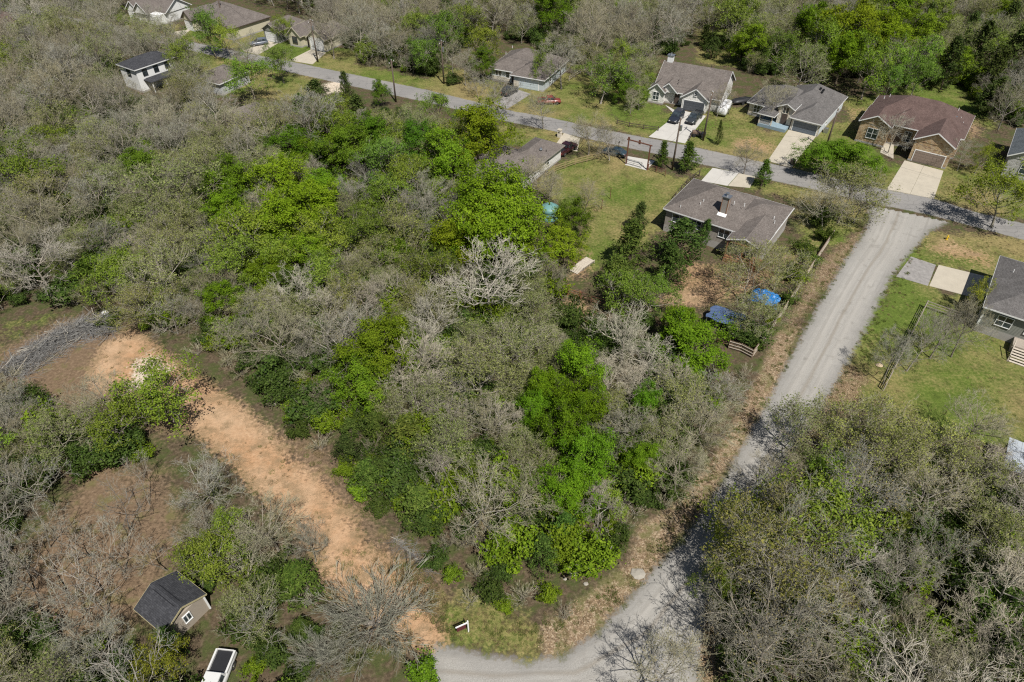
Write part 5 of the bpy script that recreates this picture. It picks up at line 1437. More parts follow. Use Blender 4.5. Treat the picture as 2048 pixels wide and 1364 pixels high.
# limestone boulders and slabs along the gravel road
def rock(px, r, label, squash=.5, col=(.31, .285, .24)):
    p = G(*px); rnd = random.Random(int(px[0] * 7 + px[1])); m = MB(); rings = []
    for i in range(5):
        f = i / 4; z = r * squash * (1.4 * f - .25)
        k = math.sin(math.pi * (.15 + .72 * f))
        rings.append([(r * k * math.cos(j * .785) * rnd.uniform(.75, 1.2), r * k * math.sin(j * .785) * rnd.uniform(.6, 1.05), z * rnd.uniform(.9, 1.08)) for j in range(8)])
    o = m.loft(rings).build('boulder', M('limestone_%d' % int(col[2] * 100), col, .95, .2, 2), None)
    o.location = (p.x, p.y, 0); tag(o, label, 'rock', 'boulders along the gravel road')
for x, y, r in ((1143, 1147, .4), (1172, 1168, .26), (1130, 1158, .2), (1157, 1138, .3)): rock((x, y), r, 'pale limestone boulder in the leaf litter bank')
rock((1276, 1148), .75, 'broad flat limestone slab on the gravel road edge', .22); rock((211, 627), .5, 'white boulder beside the brush pile', .6, (.6, .6, .58)); rock((1758, 731), .45, 'tan boulder beside the rail fence', .5, (.42, .33, .22))

# basketball-free yard posts in the grassy lot
for i, (x, y, h) in enumerate(((1203, 418, 1.7), (1220, 398, 2.0))):
    p = G(x, y); t = empty('garden_post', (p.x, p.y, 0), 0, ('short rusty post in the grassy lot', 'taller rusty post in the grassy lot')[i], 'post')
    MB().tube((0, 0, -.2), (0, 0, h), .06, .05, 8).build('stake', RUSTY, t); MB().box(-.09, .09, -.09, .09, h, h + .06).build('cap', RUSTY, t)

# ------------------------------------------------------------------ brush pile: sorted trunks as parts, the twig mass as one
PILE = m_bark('weathered_brush', (0.11, 0.108, 0.105), (0.30, 0.295, 0.285))
def brush_pile(spine, width, height, nb, ntw, label, seed):
    rnd = random.Random(seed); pts = [G(*p) for p in spine]; o = pts[0]
    root = empty('brush_pile', o, 0, label, 'brush pile')
    def on(f):
        t = f * (len(pts) - 1); i = min(int(t), len(pts) - 2); a, b = pts[i], pts[i + 1]
        return a.lerp(b, t - i) - o, (b - a).normalized()
    for i in range(nb):
        c, d = on(rnd.random()); s = Vector((-d.y, d.x, 0)); off = rnd.gauss(0, .36)
        p = c + s * off * width + Vector((0, 0, height * max(.12, 1 - abs(off) * 1.3) * rnd.uniform(.5, 1.0)))
        a = rnd.gauss(0, .75 if width > 1 else .15); dv = (d * math.cos(a) + s * math.sin(a) + Vector((0, 0, rnd.gauss(0, .1)))).normalized(); L = rnd.uniform(1.8, 5.5) * (1 if width > 1 else .45); r = rnd.uniform(.02, .065) * (1 if width > 1 else .5)
        m = MB(); q = p - dv * L / 2; n = 4; rr = r
        for k in range(n):
            dv = (dv + rv(rnd) * .14).normalized(); q2 = q + dv * L / n; q2.z = max(q2.z, .06); m.tube(q, q2, rr, rr * .8, 6, cap=k in (0, n - 1)); q, rr = q2, rr * .8
        m.build('branch', BARK_PALE if rnd.random() < .35 else PILE, root)
    seg = []
    for i in range(ntw):
        c, d = on(rnd.random()); s = Vector((-d.y, d.x, 0)); off = rnd.gauss(0, .42)
        p = c + s * off * width + Vector((0, 0, height * max(.08, 1 - abs(off) * 1.2) * rnd.uniform(.05, 1.05) * (.55 + .5 * math.sin(c.x * .9 + c.y * .7) ** 2)))
        dv = (d * rnd.gauss(.35, .8) + s * rnd.gauss(0, .9) + Vector((0, 0, rnd.gauss(.05, .28)))).normalized(); L = rnd.uniform(.5, 1.9)
        q = p + dv * L; q.z = max(q.z, .03); m_ = p.lerp(q, .5) + rv(rnd) * .1; m_.z = max(m_.z, .03)
        seg += [(p, m_, .016, .013, 0), (m_, q, .013, .009, 0)]
    V, Q = tubes(seg, 3)
    tag(link('twigs', quad_mesh('twigs', V, Q), PILE, root), kind='stuff')
brush_pile([(20, 755), (70, 715), (120, 680), (180, 655), (235, 650)], 2.8, 1.8, 100, 4200, 'long grey brush pile of cut limbs beside the dirt track', 5)
brush_pile([(785, 1072), (825, 1108), (865, 1145)], .22, .12, 9, 160, 'thin row of pale fallen branches along the dirt track', 9)
# ------------------------------------------------------------------ trees that stand out in the photograph
VIV = (1.28, 1.2, 1.0); YEL = (1.4, 1.2, 0.9); MID = (0.72, 0.82, 1.0); DRK = (0.55, 0.66, 0.9)
for k, x, y, r, hf, lab, t in [
 ('dome', 992, 455, 104, 1.2, 'broad bright green oak beside the teal water tank', (1.1, 1.14, .9)), ('green', 920, 482, 48, 1.9, 'bright green oak leaning out below the broad one by the tank', VIV),
 ('green', 1052, 492, 42, 1.8, 'round green oak between the water tank and the footbridge', VIV), ('green', 1142, 448, 32, 2.3, 'deep green tree hiding the right of the water tank', MID), ('green', 1128, 497, 34, 2.2, 'green tree overhanging the plank footbridge', VIV),
 ('green', 955, 282, 46, 2.6, 'tallest green oak behind the long taupe roof', VIV), ('green', 905, 322, 42, 2.4, 'green oak left against the tallest one', (.95, 1.02, .9)),
 ('green', 1162, 745, 40, 3.2, 'vivid green oak crown topping the row beside the gravel road', (.92, 1.12, .85)), ('green', 1095, 790, 34, 3.2, 'vivid green oak in the middle of the thicket row', (.92, 1.12, .85)), ('green', 1172, 820, 44, 3.0, 'vivid green oak nearest the bare gravel-side trees', (.92, 1.12, .85)),
 ('green', 1122, 872, 46, 2.8, 'vivid green oak at the foot of the thicket row', (.92, 1.12, .85)), ('green', 1165, 930, 46, 2.8, 'lowest vivid green oak above the limestone boulders', (.9, 1.1, .85)),
 ('green', 1138, 985, 42, 2.6, 'vivid green oak sinking into the scrub below the row', (.9, 1.1, .85)), ('green', 1082, 835, 30, 3.2, 'slim vivid green oak on the dirt track side of the row', (.92, 1.12, .85)), ('green', 742, 712, 62, 2.2, 'dense mid-green oak standing alone among grey trees', (.86, .86, .8)), ('green', 722, 775, 48, 2.2, 'dense mid-green oak merging below its twin', (.82, .84, .8)),
 ('green', 570, 452, 60, 1.9, 'yellow-green oak, brightest of the mixed wood crowns', (1.2, 1.25, .9)), ('green', 622, 418, 50, 2.0, 'bright green oak against the brightest yellow-green crown', (1.15, 1.2, .9)), ('airy', 508, 486, 60, 1.9, None, (1.15, 1.2, .9)), ('green', 572, 368, 44, 2.1, None, (1.1, 1.15, .9)), ('airy', 640, 480, 46, 2.0, None, (1.1, 1.15, .9)), ('airy', 545, 520, 44, 2.0, None, (1, 1.1, .9)),  ('green', 470, 372, 40, 2.1, None, (.9, 1, .9)),
 ('green', 696, 312, 44, 2.2, None, MID), ('cedar', 650, 330, 40, 2.0, None, (1, 1.2, .9)), ('airy', 470, 535, 52, 2.0, None, (1, 1.1, .9)), ('green', 445, 612, 34, 2.0, None, (.9, 1, .8)), ('airy', 775, 330, 44, 2.2, None, (.75, .9, .85)), ('airy', 815, 365, 44, 2.1, None, (.95, 1, .85)), ('green', 290, 345, 34, 2.2, None, MID), ('green', 455, 430, 36, 2.1, None, (1.0, 1.1, .85)), ('green', 655, 385, 36, 2.1, None, (.8, .98, .85)), ('green', 520, 560, 36, 2.1, None, (.95, 1.05, .85)), ('green', 610, 520, 38, 2.1, None, (1.05, 1.1, .85)), ('green', 740, 280, 34, 2.2, None, (.6, .8, .85)), ('green', 590, 300, 34, 2.2, None, (.65, .82, .85)), ('airy', 780, 410, 40, 2.2, None, (1, 1.1, .85)), ('airy', 640, 560, 42, 2.2, None, (.9, 1, .9)),
 ('olive', 800, 470, 52, 2.1, None, (1.1, 1.1, .9)), ('airy', 730, 470, 46, 2.1, None, (.85, .9, .85)), ('airy', 850, 560, 42, 2.2, None, (1, 1, .9)), ('olive', 690, 600, 44, 2.1, None, (1.1, 1.1, .9)), ('green', 830, 290, 36, 2.2, None, (.5, .68, .8)), ('bare', 860, 400, 46, 2.0, None, None), ('bare', 700, 400, 40, 2.2, None, None), ('cedar', 800, 250, 30, 2.0, None, None),
 ('green', 1385, 690, 58, 1.6, 'bright green spreading tree inside the picket fence corner', (.9, 1, .8)), ('green', 1350, 660, 30, 1.9, 'bright green tree at the pipe fence line', (.9, 1, .8)), ('airy', 1245, 600, 48, 2.1, None, (.85, 1, .9)), ('airy', 1300, 590, 40, 2.1, None, (.75, .95, .9)),
 ('green', 1292, 812, 24, 2.6, None, (.75, .95, .8)), ('green', 1280, 925, 28, 2.3, None, (.75, .95, .8)),
 ('green', 1700, 72, 50, 2.1, None, VIV), ('airy', 1640, 100, 44, 2.1, None, (.9, 1.1, .8)), ('green', 1775, 82, 40, 2.2, None, (1.1, 1.15, .9)), ('olive', 1605, 142, 40, 2.1, None, (.8, .9, .8)), ('airy', 1830, 128, 38, 2.2, None, (.9, 1.1, .8)), ('airy', 1740, 145, 42, 2.2, None, (.95, 1.15, .8)), ('green', 1685, 122, 40, 2.2, None, (.95, 1.05, .8)), ('green', 1620, 70, 36, 2.3, None, (.8, .95, .8)), ('airy', 1560, 110, 32, 2.2, None, (.7, .85, .8)), ('bare', 1790, 110, 24, 2.6, None, None), ('airy', 1835, 160, 30, 2.4, None, (.8, 1, .9)), ('airy', 1780, 165, 26, 2.4, None, (.75, .95, .8)),
 ('green', 1100, 30, 28, 2.8, 'round green oak above the grey woods behind the pale blue house', (.75, .9, .8)), ('airy', 890, 75, 30, 2.8, None, (.8, .96, .8)), ('bare', 930, 135, 26, 2.4, None, None), ('airy', 850, 115, 26, 2.4, None, (.8, .96, .8)), ('bare', 905, 115, 26, 2.4, None, None), ('bare', 955, 165, 18, 2.8, None, None), ('bush', 905, 160, 14, 1.4, 'dark bush on the wooded verge below the transformer pole', None), ('airy', 965, 100, 28, 2.6, None, VIV), ('green', 965, 130, 20, 2.8, None, MID),
 ('airy', 2012, 400, 52, 2.1, 'airy yellow-green elm at the road corner', (1.15, 1.15, .8)), ('airy', 1962, 320, 20, 1.8, 'small yellow-green tree beside the red-brown house', (1.2, 1.15, .9)), ('bare', 1928, 312, 26, 1.8, 'low bare tree beside the red-brown roof corner', None),
 ('airy', 330, 800, 70, 1.9, 'loose bright green elm overhanging the orange dirt track', (1.05, 1.12, .8)), ('airy', 235, 865, 52, 2.0, None, (.9, .95, .8)), ('airy', 425, 1130, 58, 2.0, 'loose light green elm beside the shed roof', (1.0, 1.02, .9)),
 ('cedar', 600, 1165, 62, 1.6, 'broad dark cedar between shed and dirt track', (1.3, 1.5, 1.1)), ('cedar', 340, 1290, 40, 1.8, 'dark cedar crowding the shed front', (.9, 1.1, 1)), ('airy', 330, 1330, 40, 1.8, 'yellow-green tree below the shed', YEL),
 ('cedar', 815, 880, 56, 2.0, 'feathery olive cedar in the middle of the thicket', (1.35, 1.2, .9)), ('cedar', 838, 1010, 58, 1.5, 'light green cedar at the thicket foot', (1.4, 1.45, 1.1)), ('cedar', 938, 960, 44, 1.8, None, (1.5, 1.55, 1.1)), ('cedar', 1125, 1060, 42, 1.7, 'deep green cedar below the vivid oak row', (1.0, 1.3, .9)), ('cedar', 1078, 1110, 38, 1.6, None, (1.1, 1.3, 1)), ('cedar', 700, 905, 40, 1.8, None, None), ('cedar', 745, 955, 44, 1.7, None, (1.1, 1.3, 1)),
 ('cedar', 1262, 500, 60, 1.9, 'dark cedar clump beside the clearing gate', (1.05, 1.1, .9)), ('cedar', 1232, 550, 54, 1.6, 'dark cedar beside the plank footbridge', (1.1, 1.1, .9)), ('cedar', 1278, 440, 30, 2.2, 'slim dark cedar left of the tan house', None), ('cedar', 1362, 492, 54, 1.9, 'dark evergreen in front of the tan house wall', (1.0, 1.2, 1.0)), ('cedar', 1338, 540, 48, 2.0, 'dark evergreen left of the tan house wall', (.9, 1.05, .9)), ('cedar', 1408, 470, 16, 3.2, 'small evergreen against the tan siding', (1.2, 1.5, 1.1)),
 ('conifer', 1327, 315, 20, 2.9, 'young evergreen right beside the ranch gateway', (1.1, 1.2, .9)), ('conifer', 1378, 318, 27, 2.4, 'larger young evergreen by the transformer pole', (1.0, 1.05, .8)), ('conifer', 1528, 350, 23, 2.6, 'young evergreen before the tan house drive', (1.3, 1.45, .9)),
 ('pale', 975, 575, 84, 1.9, 'big pale bare oak standing over the clearing', None), ('pale', 868, 645, 48, 2.6, None, None), ('pale', 838, 700, 44, 2.6, None, None), ('pale', 1250, 672, 66, 1.9, 'pale bare oak with tangled limbs by the pipe fence', None), ('pale', 1215, 770, 50, 2.2, None, None), ('pale', 1300, 730, 48, 2.2, None, None), ('olive', 960, 770, 70, 1.9, None, None), ('olive', 1040, 700, 60, 2.0, None, None), ('pale', 900, 850, 46, 2.4, None, None), ('bare', 960, 860, 50, 2.2, None, None),
 ('bare', 405, 965, 56, 2.2, 'grey bare oak leaning over the dirt track', None), ('bare', 540, 1060, 62, 2.1, 'grey bare oak on the pale gravel patch', None), ('bare', 620, 1090, 42, 2.2, 'bare oak casting shade on the dirt track', None), ('fan', 745, 1225, 118, 1.0, 'huge fan of bare grey stems beside the gravel bend', None), ('fan', 640, 1310, 70, 1.2, 'second fan of bare grey stems beside the white pickup', None),
 ('bare', 1390, 850, 62, 1.9, None, None), ('bare', 1345, 935, 54, 2.0, None, None), ('bare', 1425, 790, 44, 2.0, None, None), ('bare', 1310, 1345, 90, 2.0, 'bare oak whose shadow sprawls over the gravel bend', None),
 ('olive', 1695, 392, 62, 1.7, 'bushy grey-olive oak at the road junction', (.9, .9, .9)), ('bare', 1660, 415, 48, 1.9, 'bushy bare oak at the tan house corner', None), ('bare', 1722, 408, 40, 1.9, 'smaller bare oak at the road junction', None), ('bush', 1640, 440, 26, 1.3, 'dark bush at the tan house corner', None), ('olive', 1500, 560, 62, 1.7, 'olive oak over the back yard of the tan house', None), ('olive', 1560, 545, 44, 1.8, 'olive oak beside the bright blue tarp', (1.1, 1.1, .9)), ('olive', 1520, 640, 44, 1.8, 'olive oak between canopy and picket fence', None), ('bush', 1500, 670, 36, 1.3, 'dark bush inside the picket fence', None),
 ('airy', 1955, 600, 20, 3.0, 'thin yellow-green tree before the sage house', YEL),
 ('green', 1640, 318, 36, 1.6, 'dense green bush tree beside the cream driveway', (.7, .85, .9)), ('green', 1700, 325, 40, 1.5, 'wide green bush tree before the stone house', (.75, .88, .9)), ('bare', 1560, 205, 32, 2.2, 'thin bare tree before the arched stone entry', None), ('bare', 1790, 270, 30, 2.2, 'thin bare tree before the stone house walk', None),
 ('bare', 1180, 270, 44, 1.7, 'bushy bare tree hiding the dark blue car', None), ('bare', 1222, 290, 30, 1.9, 'bare tree leaning to the ranch gateway', None), ('bare', 1088, 222, 30, 2.2, 'thin bare tree on the verge by the faded red pickup', None), ('bare', 1080, 360, 40, 2.0, None, None), ('bare', 1100, 380, 34, 2.0, None, None), ('bare', 1172, 390, 28, 2.0, 'small bare tree on the grassy lot', None), ('bare', 1495, 318, 26, 2.2, 'small bare tree on the verge behind the young evergreen', None),
 ('bare', 1125, 130, 44, 1.9, 'gnarled bare oak behind the faded red pickup', None), ('airy', 1082, 135, 20, 3.2, 'thin olive tree before the pale blue garage', (.8, .8, .7)), ('airy', 1205, 165, 34, 2.2, None, (.9, 1, .9)), ('green', 1240, 180, 20, 2.4, None, MID), ('bare', 980, 200, 40, 2.0, None, None), ('bare', 1440, 200, 20, 3.0, None, None), ('cedar', 1425, 100, 22, 1.6, 'dark round cedar behind the white chimney', None),
 ('airy', 500, 160, 36, 2.0, None, (.92, 1.12, .85)), ('airy', 560, 130, 26, 2.4, None, (.85, .9, .9)), ('airy', 420, 70, 30, 2.6, None, (.7, .9, .9)), ('airy', 455, 80, 22, 2.8, None, VIV), ('bare', 660, 70, 36, 2.2, None, None), ('airy', 575, 60, 16, 3.0, None, VIV),
 ('cedar', 690, 180, 20, 3.0, 'spiky dark cedar on the road verge', None), ('cedar', 640, 200, 38, 1.8, None, None), ('cedar', 720, 235, 42, 1.8, None, None), ('cedar', 605, 225, 36, 1.8, None, (1.1, 1.2, .9)), ('cedar', 660, 260, 40, 1.8, None, (1.1, 1.2, .9)), ('cedar', 770, 255, 34, 2.0, None, None), ('green', 765, 190, 14, 3.0, None, MID), ('airy', 870, 230, 30, 2.4, None, (.8, 1, .8)),
 ('cedar', 1955, 115, 48, 2.5, None, None), ('cedar', 2030, 120, 46, 2.5, None, None), ('cedar', 1900, 135, 38, 2.8, None, None), ('cedar', 1985, 155, 40, 2.4, None, None), ('cedar', 1930, 80, 34, 2.6, None, None), ('cedar', 2010, 60, 40, 2.2, None, None), ('cedar', 1990, 200, 40, 2.0, None, None), ('bare', 2020, 210, 34, 2.6, None, None), ('cedar', 1440, 270, 9, 2.4, 'little dark evergreen by the utility cart', None),
 ('cedar', 180, 560, 56, 1.4, None, (1.2, 1.3, .8)), ('olive', 320, 560, 62, 1.8, None, None), ('olive', 290, 620, 52, 1.7, None, (1.05, 1, .8)), ('bush', 225, 640, 22, 1.4, 'green bush at the brush pile end', None), ('vividbush', 850, 1350, 36, 1.2, 'bright bush at the end of the gravel bend', (.8, .9, .8)), ('vividbush', 640, 785, 24, 1.5, None, YEL), ('vividbush', 585, 830, 22, 1.5, None, None), ('vividbush', 610, 800, 18, 1.5, None, YEL),
 ('olive', 1600, 860, 64, 1.9, None, None), ('olive', 1720, 880, 76, 1.8, None, (1.1, 1.1, .9)), ('olive', 1840, 890, 70, 1.9, None, (1.1, 1.1, .9)), ('bare', 1950, 850, 50, 2.2, 'grey-blue bare tree on the lawn edge', None), ('olive', 1920, 960, 66, 1.9, None, None), ('airy', 1490, 1070, 70, 1.9, 'yellow-green oak overhanging the gravel road', (1.15, 1.0, .8)), ('olive', 1580, 1050, 66, 2.0, None, (1.1, 1.05, .8)), ('pale', 1565, 1130, 60, 2.2, None, None), ('pale', 1700, 1130, 66, 2.2, None, None), ('bare', 1800, 1150, 66, 2.1, None, None), ('cedar', 1790, 1060, 56, 1.4, None, (1.5, 1.4, .9)), ('bare', 1900, 1110, 66, 2.0, None, None), ('olive', 1990, 1090, 66, 2.0, None, None), ('cedar', 1600, 1250, 60, 1.3, None, None), ('pale', 1480, 1290, 60, 2.0, None, None), ('airy', 1440, 1180, 34, 2.2, None, (1.1, 1, .8)), ('bare', 1560, 960, 56, 2.0, None, None), ('bare', 1475, 1150, 58, 2.1, None, None), ('bare', 1500, 1010, 40, 2.4, None, None), ('bare', 1690, 1270, 66, 2.0, None, None), ('bare', 1830, 1290, 70, 2.0, None, None), ('pale', 1960, 1270, 66, 2.0, None, None),
]:
    reg = None
    if lab is None:
        if y < 215 and x > 1380: reg = 'in the woods behind the gabled street houses'
        elif y < 215 and x > 800: reg = 'in the woods around the pale blue house'
        elif y < 215: reg = 'beside the far bend of the asphalt road'
        elif x > 1400 and y > 780: reg = 'in the oak wood below the sage house lawn'
        elif x > 1750: reg = 'in a row on the lawn inside the rail fence'
        elif y < 420 and x > 1000: reg = 'around the grassy lot and white walled house'
        elif x < 420: reg = 'around the dirt track and brush pile'
        elif y < 580 and x < 900: reg = 'in the mixed wood below the asphalt road'
        else: reg = 'in the thicket between dirt track and gravel road'
    nm, cat, ph = KIND[k]
    l = lab or (ph + ' ' + reg)
    pt(k, x, y, r, hf, l, None if lab else (ph + ' ' + reg), t)
# slim bare saplings over the brown clearing, placed by the foot of each trunk
for x, y, h, r in [(335, 1141, 6.5, 1.8), (249, 1146, 7.5, 2.2), (137, 1185, 8, 2.4), (70, 1182, 8, 2.2), (180, 1112, 6.5, 1.9), (216, 1230, 7, 2.0), (100, 1095, 7, 2.1), (40, 1080, 8, 2.4), (150, 1270, 7, 2.2), (60, 1290, 8, 2.4), (260, 1060, 6.5, 1.9), (20, 1220, 8, 2.3), (110, 1010, 7.5, 2.2), (300, 1010, 6, 1.8), (190, 1300, 6.5, 2), (-10, 1130, 8, 2.4), (90, 1235, 7.5, 2.2), (205, 1180, 7, 2.0)]:
    p = G(x, y); plant('slender', p.x, p.y, r, h, 'slender leafless sapling in the brown clearing beside the shed', 'slender leafless saplings in the brown clearing beside the shed')
for x, y, h, r in [(1766, 768, 7.0, 2.0), (1813, 742, 7.6, 2.1), (1860, 716, 7.2, 2.0), (1902, 714, 8.0, 2.0)]:
    p = G(x, y); plant('bare', p.x, p.y, r * 1.15, h, 'slender bare tree in the row inside the rail fence', 'slender bare trees in the row inside the rail fence')
for x, y, k, r, h in [(1535, 1190, 'olive', 4.4, 10.5), (1500, 1260, 'bare', 4.6, 10.5), (1590, 1110, 'airy', 4.2, 9.5), (1655, 1050, 'bare', 4.0, 9.5), (1720, 1000, 'olive', 3.6, 8.5), (1490, 1345, 'bare', 4.4, 10), (1560, 1140, 'bare', 4.2, 11)]:
    p = G(x, y); ph = KIND[k][2] + ' in the row overhanging the gravel road'; plant(k, p.x, p.y, r, h, ph, ph, (1.1, 1.05, .85))
for x, y, k, rp, hf in [(1440, 830, 'brush', 26, 1.5), (1420, 880, 'brush', 28, 1.4), (1400, 920, 'brush', 26, 1.4), (1370, 960, 'brush', 30, 1.4), (1345, 985, 'bush', 22, 1.3), (1465, 790, 'brush', 26, 1.5), (1490, 750, 'brush', 22, 1.4), (1300, 1000, 'bush', 24, 1.4), (1270, 1020, 'brush', 26, 1.4)]:
    ph = KIND[k][2]; pt(k, x, y, rp, hf, ph + ' above the leaf strewn road bank', ph + ' above the leaf strewn road bank')
for x, y, k, rp, hf in [(1330, 1010, 'brush', 30, 1.5), (870, 1120, 'bush', 26, 1.2), (905, 1150, 'vividbush', 22, 1.5), (950, 1140, 'brush', 30, 1.3), (985, 1180, 'bush', 30, 1.3), (1010, 1145, 'bush', 26, 1.4), (1000, 1110, 'vividbush', 26, 1.5), (1045, 1190, 'brush', 32, 1.3), (1100, 1190, 'vividbush', 26, 1.4), (940, 1200, 'brush', 24, 1.3), (1130, 1230, 'brush', 26, 1.4), (1120, 1110, 'vividbush', 30, 1.5), (1010, 1215, 'vividbush', 20, 1.2), (895, 1080, 'brush', 30, 1.4), (1060, 1060, 'bush', 30, 1.4), (1170, 1090, 'brush', 30, 1.9), (1215, 1100, 'bush', 22, 1.3), (860, 1060, 'vividbush', 22, 1.3), (800, 1010, 'vividbush', 20, 1.3)]:
    ph = KIND[k][2]; pt(k, x, y, rp, hf, ph + ' in the scrub above the roadside sign', ph + ' in the scrub above the roadside sign')
for x, y, k, rp, hf in [(1545, 640, 'vividbush', 16, 1.3), (1575, 600, 'bush', 18, 1.2), (1600, 560, 'vividbush', 20, 1.2), (1625, 520, 'bush', 18, 1.3), (1530, 665, 'bush', 18, 1.3), (1512, 690, 'bush', 16, 1.3), (1610, 500, 'bush', 24, 1.2), (1650, 470, 'bush', 20, 1.3), (1580, 545, 'bush', 22, 1.3)]:
    ph = KIND[k][2]; pt(k, x, y, rp, hf, ph + ' along the picket fence', ph + ' along the picket fence', (1.2, 1.15, .9))
for x, y, k, rp, hf in [(550, 800, 'brush', 24, 1.3), (520, 770, 'bush', 24, 1.3), (480, 740, 'brush', 26, 1.3), (450, 720, 'brush', 26, 1.3), (430, 690, 'vividbush', 22, 1.4), (600, 860, 'bush', 26, 1.2), (655, 850, 'brush', 30, 1.2), (640, 890, 'brush', 26, 1.2), (690, 940, 'vividbush', 26, 1.3), (720, 985, 'vividbush', 28, 1.2), (560, 760, 'bush', 26, 1.3), (760, 1010, 'bush', 26, 1.2), (390, 700, 'brush', 24, 1.2)]:
    ph = KIND[k][2]; pt(k, x, y, rp, hf, ph + ' at the thicket edge along the dirt track', ph + ' at the thicket edge along the dirt track')

# ------------------------------------------------------------------ the woods: scattered trees, each an object of its own
KEEP = [ROAD, GRAVEL] + HOUSES + [gpoly(q) for q in (
    [(1120,260),(1165,270),(1160,310),(1100,300)], [(1250,310),(1520,345),(1500,380),(1250,345)], [(985,170),(1070,185),(1020,225),(980,215)],
    [(1290,210),(1420,220),(1380,290),(1290,280)], [(1570,255),(1640,270),(1590,340),(1530,325)], [(1800,310),(1895,335),(1875,400),(1770,380)],
    [(1785,505),(2000,550),(1980,610),(1790,570)], [(480,75),(560,85),(520,115),(480,108)], [(570,95),(660,105),(630,132),(570,125)], [(1060,175),(1140,195),(1130,225),(1060,215)],
    [(185,700),(262,668),(350,725),(430,775),(520,850),(640,955),(740,1105),(690,1130),(560,1020),(420,890),(230,810)], [(10,690),(110,645),(240,630),(330,690),(300,830),(150,830),(20,800)], [(640,1110),(740,1110),(890,1280),(800,1290)], [(120,970),(330,930),(385,1050),(360,1140),(440,1215),(440,1300),(500,1310),(500,1500),(390,1500),(395,1330),(300,1330),(235,1260),(60,1290),(0,1180),(60,1040)], [(225,165),(350,145),(375,190),(330,225),(235,225)], [(405,175),(500,165),(510,215),(420,225)], [(1075,425),(1125,425),(1130,480),(1075,480)])]
KEEPN = [np.array(k) for k in KEEP]
OPEN = [np.array(p) for p in ZONES['lawn'][:11]] + [np.array(p) for p in ZONES['litter'][:2]]
def free(P, m):
    ok = np.ones(len(P), bool)
    for k in KEEPN: ok &= sdf(P, k) > m
    for k in OPEN: ok &= sdf(P, k) > 0.3
    return ok
REG = [
 ('in the grey woods around the white two-storey house', [(-330,95),(230,62),(225,140),(250,195),(330,215),(430,195),(440,280),(520,300),(300,420),(0,560),(-330,560)], dict(bare=.76, olive=.15, airy=.03, pale=.04, cedar=.02), 3.8),
 ('in the woods behind the brush pile', [(-250,560),(0,420),(300,380),(520,300),(640,380),(700,560),(560,650),(440,700),(380,690),(240,640),(120,600),(-250,660)], dict(bare=.44, olive=.38, pale=.06, airy=.06, cedar=.06), 3.6),
 ('in the thicket between dirt track and gravel road', [(440,700),(560,650),(700,560),(860,560),(1090,540),(1100,620),(1190,680),(1290,650),(1400,760),(1430,810),(1370,960),(1260,1010),(1230,1130),(1090,1160),(960,1110),(870,1070),(780,970),(640,860),(560,810)], dict(bare=.32, olive=.34, pale=.14, airy=.07, cedar=.13), 3.3),
 ('in the mixed wood below the asphalt road', [(520,255),(640,240),(720,255),(900,285),(975,300),(960,380),(900,560),(700,560),(640,380),(520,300)], dict(cedar=.24, airy=.18, olive=.24, green=.13, bare=.21), 3.3),
 ('in the oak wood below the sage house lawn', [(1650,910),(1760,890),(1830,930),(2048,960),(2400,960),(2400,1560),(1440,1560),(1440,1230),(1510,1080),(1590,950)], dict(olive=.24, bare=.28, pale=.26, airy=.10, cedar=.12), 4.1),
 ('around the dirt track and brush pile', [(-250,760),(100,820),(220,830),(300,900),(380,1010),(480,1090),(560,1180),(640,1190),(640,1290),(560,1560),(-350,1560)], dict(bare=.44, slender=.16, olive=.20, cedar=.12, airy=.08), 3.3),
 ('in the woods around the pale blue house', [(655,100),(650,50),(700,0),(720,-20),(1000,-70),(1400,-70),(1380,100),(1180,150),(1130,115),(990,75),(880,120),(870,160),(760,145)], dict(bare=.72, olive=.15, airy=.09, cedar=.04), 3.9),
 ('in the woods behind the gabled street houses', [(1400,-70),(2250,-70),(2250,230),(1990,260),(1930,170),(1720,178),(1680,150),(1490,150),(1470,105),(1400,105)], dict(olive=.30, bare=.34, green=.08, airy=.12, cedar=.16), 3.8),
 ('between the asphalt road and the white two-storey house', [(215,45),(350,78),(480,114),(500,145),(430,205),(330,220),(240,190)], dict(bare=.62, airy=.22, olive=.16), 3.3),
 ('between the pale blue house and the white stone house', [(1135,110),(1290,100),(1300,215),(1250,240),(1215,205),(1170,150)], dict(bare=.3, airy=.36, olive=.2, cedar=.14), 3.0),
 ('in the far woods up the road', [(-400,-70),(240,-70),(255,25),(215,60),(-400,95)], dict(bare=.6, olive=.2, airy=.2), 4.0),
 ('beside the far bend of the asphalt road', [(470,-70),(700,-70),(720,30),(650,50),(560,15),(500,0)], dict(bare=.55, olive=.2, airy=.15, cedar=.1), 4.0),
]
